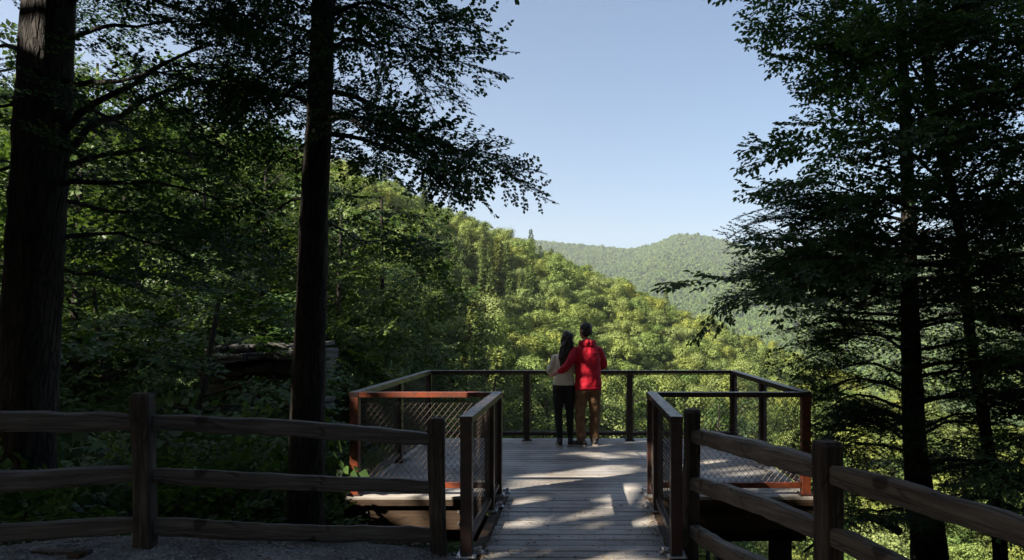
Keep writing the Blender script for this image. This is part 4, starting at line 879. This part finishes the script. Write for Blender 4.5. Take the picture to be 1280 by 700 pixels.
# stones in the gravel
rg = np.random.RandomState(78); Vs = []; Fs = []; n0 = 0
ico = [(0, 0, 1), (.89, 0, .45), (.28, .85, .45), (-.72, .53, .45), (-.72, -.53, .45), (.28, -.85, .45), (.72, .53, -.45), (-.28, .85, -.45), (-.89, 0, -.45), (-.28, -.85, -.45), (.72, -.53, -.45), (0, 0, -1)]
icf = [(0, 1, 2), (0, 2, 3), (0, 3, 4), (0, 4, 5), (0, 5, 1), (1, 6, 2), (2, 7, 3), (3, 8, 4), (4, 9, 5), (5, 10, 1), (6, 7, 2), (7, 8, 3), (8, 9, 4), (9, 10, 5), (10, 6, 1), (11, 7, 6), (11, 8, 7), (11, 9, 8), (11, 10, 9), (11, 6, 10)]
n = 7000; X = rg.uniform(-5.5, 2.2, n); Y = edge_y(X)-rg.rand(n)**1.3*1.6+.1; Z = terrain_h(X, Y)+.014; sz = .004+.012*rg.rand(n)**3; k_ = ~((X > -.95) & (X < .8) & (Y > 4.3)); X, Y, Z, sz = X[k_], Y[k_], Z[k_], sz[k_]; n = len(X)
V = (np.array(ico)[None]*(1+.25*rg.randn(n, 12, 1))*sz[:, None, None]*np.array([1.2, 1, .7]))+np.stack([X, Y, Z], 1)[:, None]
Fq = (np.arange(n)[:, None, None]*12+np.array(icf)[None]).reshape(-1, 3); st = link_mesh('gravel_stones', V.reshape(-1, 3), Fq, M['stone']); tag(st, 'loose grey gravel stones along the edge of the path', 'gravel', kind='stuff')

# rock ledges in the ravine
def rock(name, lab, px, py, Y, wpx, hpx, seed):
    rg = np.random.RandomState(seed); s = Y/F; mb = MB(); w = wpx*s; h = hpx*s; z = 0; k_ = 0
    while z < h:
        t = h*(.08+.10*rg.rand()); x0 = -w/2+rg.rand()*w*.1; dep = .5+.9*rg.rand()
        while x0 < w/2:
            bw = w*(.12+.25*rg.rand()); mb.box(x0, min(x0+bw-.02, w/2+.2), -dep*(.8+.3*rg.rand()), 1.6, z+.01+rg.rand()*.02, z+t-.015, .5, .03); x0 += bw
        z += t
    c_ = W(px, py+hpx/2, Y); r = thing(name, lab, 'rock', tuple(c_), rg.randn()*.15); lo = mb.build('ledge', M['rock'], r)
    for v in lo.data.vertices:
        q = v.co*1.3+Vector((seed*7, 0, 0)); v.co += mnoise.noise_vector(q)*.22+mnoise.noise_vector(v.co*5)*.05
    return r
rock('rock_outcrop', 'layered dark rock ledges behind the left fence beside the tall straight trunk', 328, 478, 16, 105, 80, 1)
rock('rock_outcrop', 'pale layered rock shelf low in the ravine right of the massive trunk', 105, 470, 21, 110, 60, 2)

# ------------------------------------------------------------------ hillside forest
def hill_broad(seed):
    rg = np.random.RandomState(seed); R = 3.6+rg.rand(); H = 12.5; lobes = []
    for _ in range(30):
        a = rg.rand()*6.28; f = rg.rand(); rr = R*math.sqrt(rg.rand())*(1-(.8 if seed % 2 else .5)*f**(1.4 if seed % 2 else 2.5)); lobes.append((np.array([math.cos(a)*rr, math.sin(a)*rr, H*(.34+.52*f)]), .8+.8*rg.rand()))
    return lobe_crown(rg, lobes, 135, .27, .85+.3*(seed % 3 == 0), .3), H
def hill_conifer(seed):
    rg = np.random.RandomState(seed); H = 15.; fo = Fol(); P = []; D = []; N = []
    for k_ in range(120):
        f = (k_+.5)/120; z = H*(.10+.9*f); L = 2.5*(1-f)**.85*(.65+.6*rg.rand())+.15; a = k_*2.4+rg.randn()*.3
        n = int(12+28*(1-f)); t = rg.rand(n)**.7; w_ = (rg.rand(n)-.5)*.75*(1-t*.55)*max(L, .5)
        d = np.array([math.cos(a), math.sin(a)]); l = np.array([-d[1], d[0]])
        P.append(np.stack([d[0]*L*t+l[0]*w_, d[1]*L*t+l[1]*w_, z-.18*L*t**2+.12*rg.randn(n)+.12*t*L], 1)); D.append(np.stack([np.full(n, d[0]), np.full(n, d[1]), np.full(n, -.25)], 1)+rg.randn(n, 3)*.35); N.append(np.stack([np.full(n, d[0]*.4), np.full(n, d[1]*.4), np.ones(n)], 1)+rg.randn(n, 3)*.35)
    P = np.concatenate(P); fo.leaves(P, nrm(np.concatenate(D)), np.concatenate(N), .38*(.6+.7*rg.rand(len(P)))); return fo, H
hp = []
for k_ in range(7):
    fo, H_ = hill_broad(400+k_); fo.tube([(0, 0, -1.5), (.1, 0, 4), (0, .1, H_*.8)], [.22, .16, .05], 7, .05, k_); hp.append((fo, 'hill_tree', 'leaf_hill'))
for k_ in range(4):
    fo, H_ = hill_conifer(430+k_); fo.tube([(0, 0, -1.5), (0, 0, 6), (0, 0, H_*.98)], [.2, .13, .02], 6, .05, k_); hp.append((fo, 'hill_conifer', 'leaf_conifer'))
# tree positions on the hillside
rg = np.random.RandomState(88); pts = []; cell = {}
def okp(x, y, r):
    ci, cj = int(x//6), int(y//6)
    for a in range(ci-1, ci+2):
        for b_ in range(cj-1, cj+2):
            for q in cell.get((a, b_), ()):
                if (q[0]-x)**2+(q[1]-y)**2 < r*r: return False
    return True
for _ in range(14000):
    Y = math.sqrt(rg.uniform(52**2, 275**2)); px = rg.uniform(-80, 1420); x_ = (px-CX)/F*Y; yf = np.interp(px, PXF, YFT)
    if Y < yf*.85: continue
    if okp(x_, Y, 4.1): pts.append((x_, Y, px)); cell.setdefault((int(x_//6), int(Y//6)), []).append((x_, Y))
pts = np.array(pts); yr = np.interp(pts[:, 2], PXR, YRID); pts = pts[pts[:, 1] < yr+35]
pts = pts[np.argsort(pts[:, 1])]
zz = terrain_h(pts[:, 0], pts[:, 1])
# a tree shows when its top clears the line of the walkway/platform: rank the frame-visible ones by nearness
vis = (pts[:, 2] > 380) & (pts[:, 2] < 1285) & ((CY-(zz+12-EYE)/pts[:, 1]*F) < 640)
order = np.concatenate([np.where(vis)[0], np.where(~vis)[0]])
NIND = 290; roots = []
kinds = []
for j_, q in enumerate(order):
    px = pts[q, 2]; con = (535 < px < 625 and pts[q, 1] < 150 and rg.rand() < .55) or (math.sin(pts[q, 0]*.09)*math.sin(pts[q, 1]*.07) > .62 and px < 760) or rg.rand() < .05; kinds.append(7+rg.randint(4) if con else rg.randint(7))
first = {}
for j_, q in enumerate(order[:NIND]):
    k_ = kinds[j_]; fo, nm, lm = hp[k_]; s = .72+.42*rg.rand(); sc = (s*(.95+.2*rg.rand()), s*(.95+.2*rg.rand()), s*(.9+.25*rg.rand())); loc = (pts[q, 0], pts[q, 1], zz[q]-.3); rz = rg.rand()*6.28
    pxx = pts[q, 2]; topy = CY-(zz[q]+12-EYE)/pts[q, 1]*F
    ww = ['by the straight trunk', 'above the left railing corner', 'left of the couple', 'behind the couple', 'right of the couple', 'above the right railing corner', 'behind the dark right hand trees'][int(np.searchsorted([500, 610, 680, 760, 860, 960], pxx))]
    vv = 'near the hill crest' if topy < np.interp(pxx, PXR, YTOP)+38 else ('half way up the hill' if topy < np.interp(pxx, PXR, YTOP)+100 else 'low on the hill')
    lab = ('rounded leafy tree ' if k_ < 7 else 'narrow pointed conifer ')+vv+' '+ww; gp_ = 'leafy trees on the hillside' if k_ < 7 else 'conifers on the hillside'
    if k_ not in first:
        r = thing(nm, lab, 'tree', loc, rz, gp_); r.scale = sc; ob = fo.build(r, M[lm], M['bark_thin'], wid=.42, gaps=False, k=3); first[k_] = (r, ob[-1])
    else: dup(first[k_][0], loc, rz, sc, lab, group=gp_)
for k_ in range(11):
    if k_ not in first:
        fo, nm, lm = hp[k_]; r = thing(nm, 'tree on the hillside', 'tree', (pts[0, 0], pts[0, 1], zz[0]), 0, 'trees on the hillside'); ob = fo.build(r, M[lm], M['bark_thin'], wid=.42, gaps=False, k=3); first[k_] = (r, ob[-1])
def scatter(name, P, idx, scl, rot, objs, label, cat, hgt=None):
    me = bpy.data.meshes.new(name); me.from_pydata(P.tolist(), [], [])
    a = me.attributes.new('kind_index', 'INT', 'POINT'); a.data.foreach_set('value', idx.astype(np.int32))
    a = me.attributes.new('scl', 'FLOAT_VECTOR', 'POINT'); a.data.foreach_set('vector', scl.astype(np.float32).ravel())
    a = me.attributes.new('rotz', 'FLOAT', 'POINT'); a.data.foreach_set('value', rot.astype(np.float32))
    o = bpy.data.objects.new(name, me); COL.objects.link(o); tag(o, label, cat, kind='stuff')
    ng = bpy.data.node_groups.new(name, 'GeometryNodeTree'); ng.interface.new_socket('Geometry', in_out='INPUT', socket_type='NodeSocketGeometry'); ng.interface.new_socket('Geometry', in_out='OUTPUT', socket_type='NodeSocketGeometry')
    gi = ng.nodes.new('NodeGroupInput'); go = ng.nodes.new('NodeGroupOutput'); L = ng.links
    m2p = ng.nodes.new('GeometryNodeMeshToPoints'); L.new(gi.outputs[0], m2p.inputs[0]); geo = ng.nodes.new('GeometryNodeGeometryToInstance')
    for ob in objs:
        oi = ng.nodes.new('GeometryNodeObjectInfo'); oi.transform_space = 'ORIGINAL'; oi.inputs['Object'].default_value = ob; oi.inputs['As Instance'].default_value = True
        L.new(oi.outputs['Geometry'], geo.inputs[0])
    iop = ng.nodes.new('GeometryNodeInstanceOnPoints'); L.new(m2p.outputs[0], iop.inputs['Points']); L.new(geo.outputs[0], iop.inputs['Instance']); iop.inputs['Pick Instance'].default_value = True
    def na(n_, t_):
        x = ng.nodes.new('GeometryNodeInputNamedAttribute'); x.data_type = t_; x.inputs['Name'].default_value = n_; return x.outputs[0]
    L.new(na('kind_index', 'INT'), iop.inputs['Instance Index']); L.new(na('scl', 'FLOAT_VECTOR'), iop.inputs['Scale'])
    cx = ng.nodes.new('ShaderNodeCombineXYZ'); L.new(na('rotz', 'FLOAT'), cx.inputs[2]); L.new(cx.outputs[0], iop.inputs['Rotation']); L.new(iop.outputs[0], go.inputs[0])
    md = o.modifiers.new('scatter', 'NODES'); md.node_group = ng; return o
rest = order[NIND:]; kk = np.array(kinds[NIND:]); n = len(rest); s = .72+.42*rg.rand(n); scl = np.stack([s*(.95+.2*rg.rand(n)), s*(.95+.2*rg.rand(n)), s*(.9+.25*rg.rand(n))], 1)
P = np.stack([pts[rest, 0], pts[rest, 1], zz[rest]-.3], 1)
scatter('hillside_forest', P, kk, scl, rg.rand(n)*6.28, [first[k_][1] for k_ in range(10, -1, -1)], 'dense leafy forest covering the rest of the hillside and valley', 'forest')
print('hill trees', len(pts))
# far mountain forest: low-detail crowns
rg = np.random.RandomState(90); crowns = []
src = bpy.data.collections.new('crown_shapes')
for k_ in range(4):
    lobes = [(np.array([rg.randn()*2.4, rg.randn()*2.4, 4+rg.rand()*4]), 2.2+1.2*rg.rand()) for _ in range(5)]
    fo = lobe_crown(rg, lobes, 8, 2.2, .9, .25); P_, D_, N_, S_ = fo.P[0], fo.D[0], fo.N[0], fo.S[0]; V, Fq, m_ = leaf_mesh(P_, D_, N_, S_, .5)
    o = link_mesh('crown_shape', V, Fq, M['leaf_mount'], attrs={'tint': np.repeat(rg.rand(len(P_)), m_)}); COL.objects.unlink(o); crowns.append(o)
n = 90000; Y = 700+2500*rg.rand(n)**.8; px = rg.uniform(480, 1420, n); X = (px-CX)/F*Y
Z = terrain_h(X, Y); s = .7+.8*rg.rand(n); scl = np.stack([s, s, s*(.8+.6*rg.rand(n))], 1)
scatter('mountain_forest', np.stack([X, Y, Z-1], 1), rg.randint(0, 4, n), scl, rg.rand(n)*6.28, crowns, 'hazy unbroken forest covering the far mountain ridge', 'forest')

# ------------------------------------------------------------------ haze
m, nt, out = newmat('haze_air'); pv = nd(nt, 'ShaderNodeVolumePrincipled'); pv.inputs['Color'].default_value = (.80, .88, 1.0, 1); pv.inputs['Density'].default_value = .00009; pv.inputs['Anisotropy'].default_value = .2
nt.links.new(pv.outputs[0], out.inputs['Volume'])
mb = MB(); mb.box(-10200, 10200, -300, 5400, -420, 720); hz = mb.build('haze', m); tag(hz, 'thin bluish summer haze over the valley', 'haze', kind='stuff')
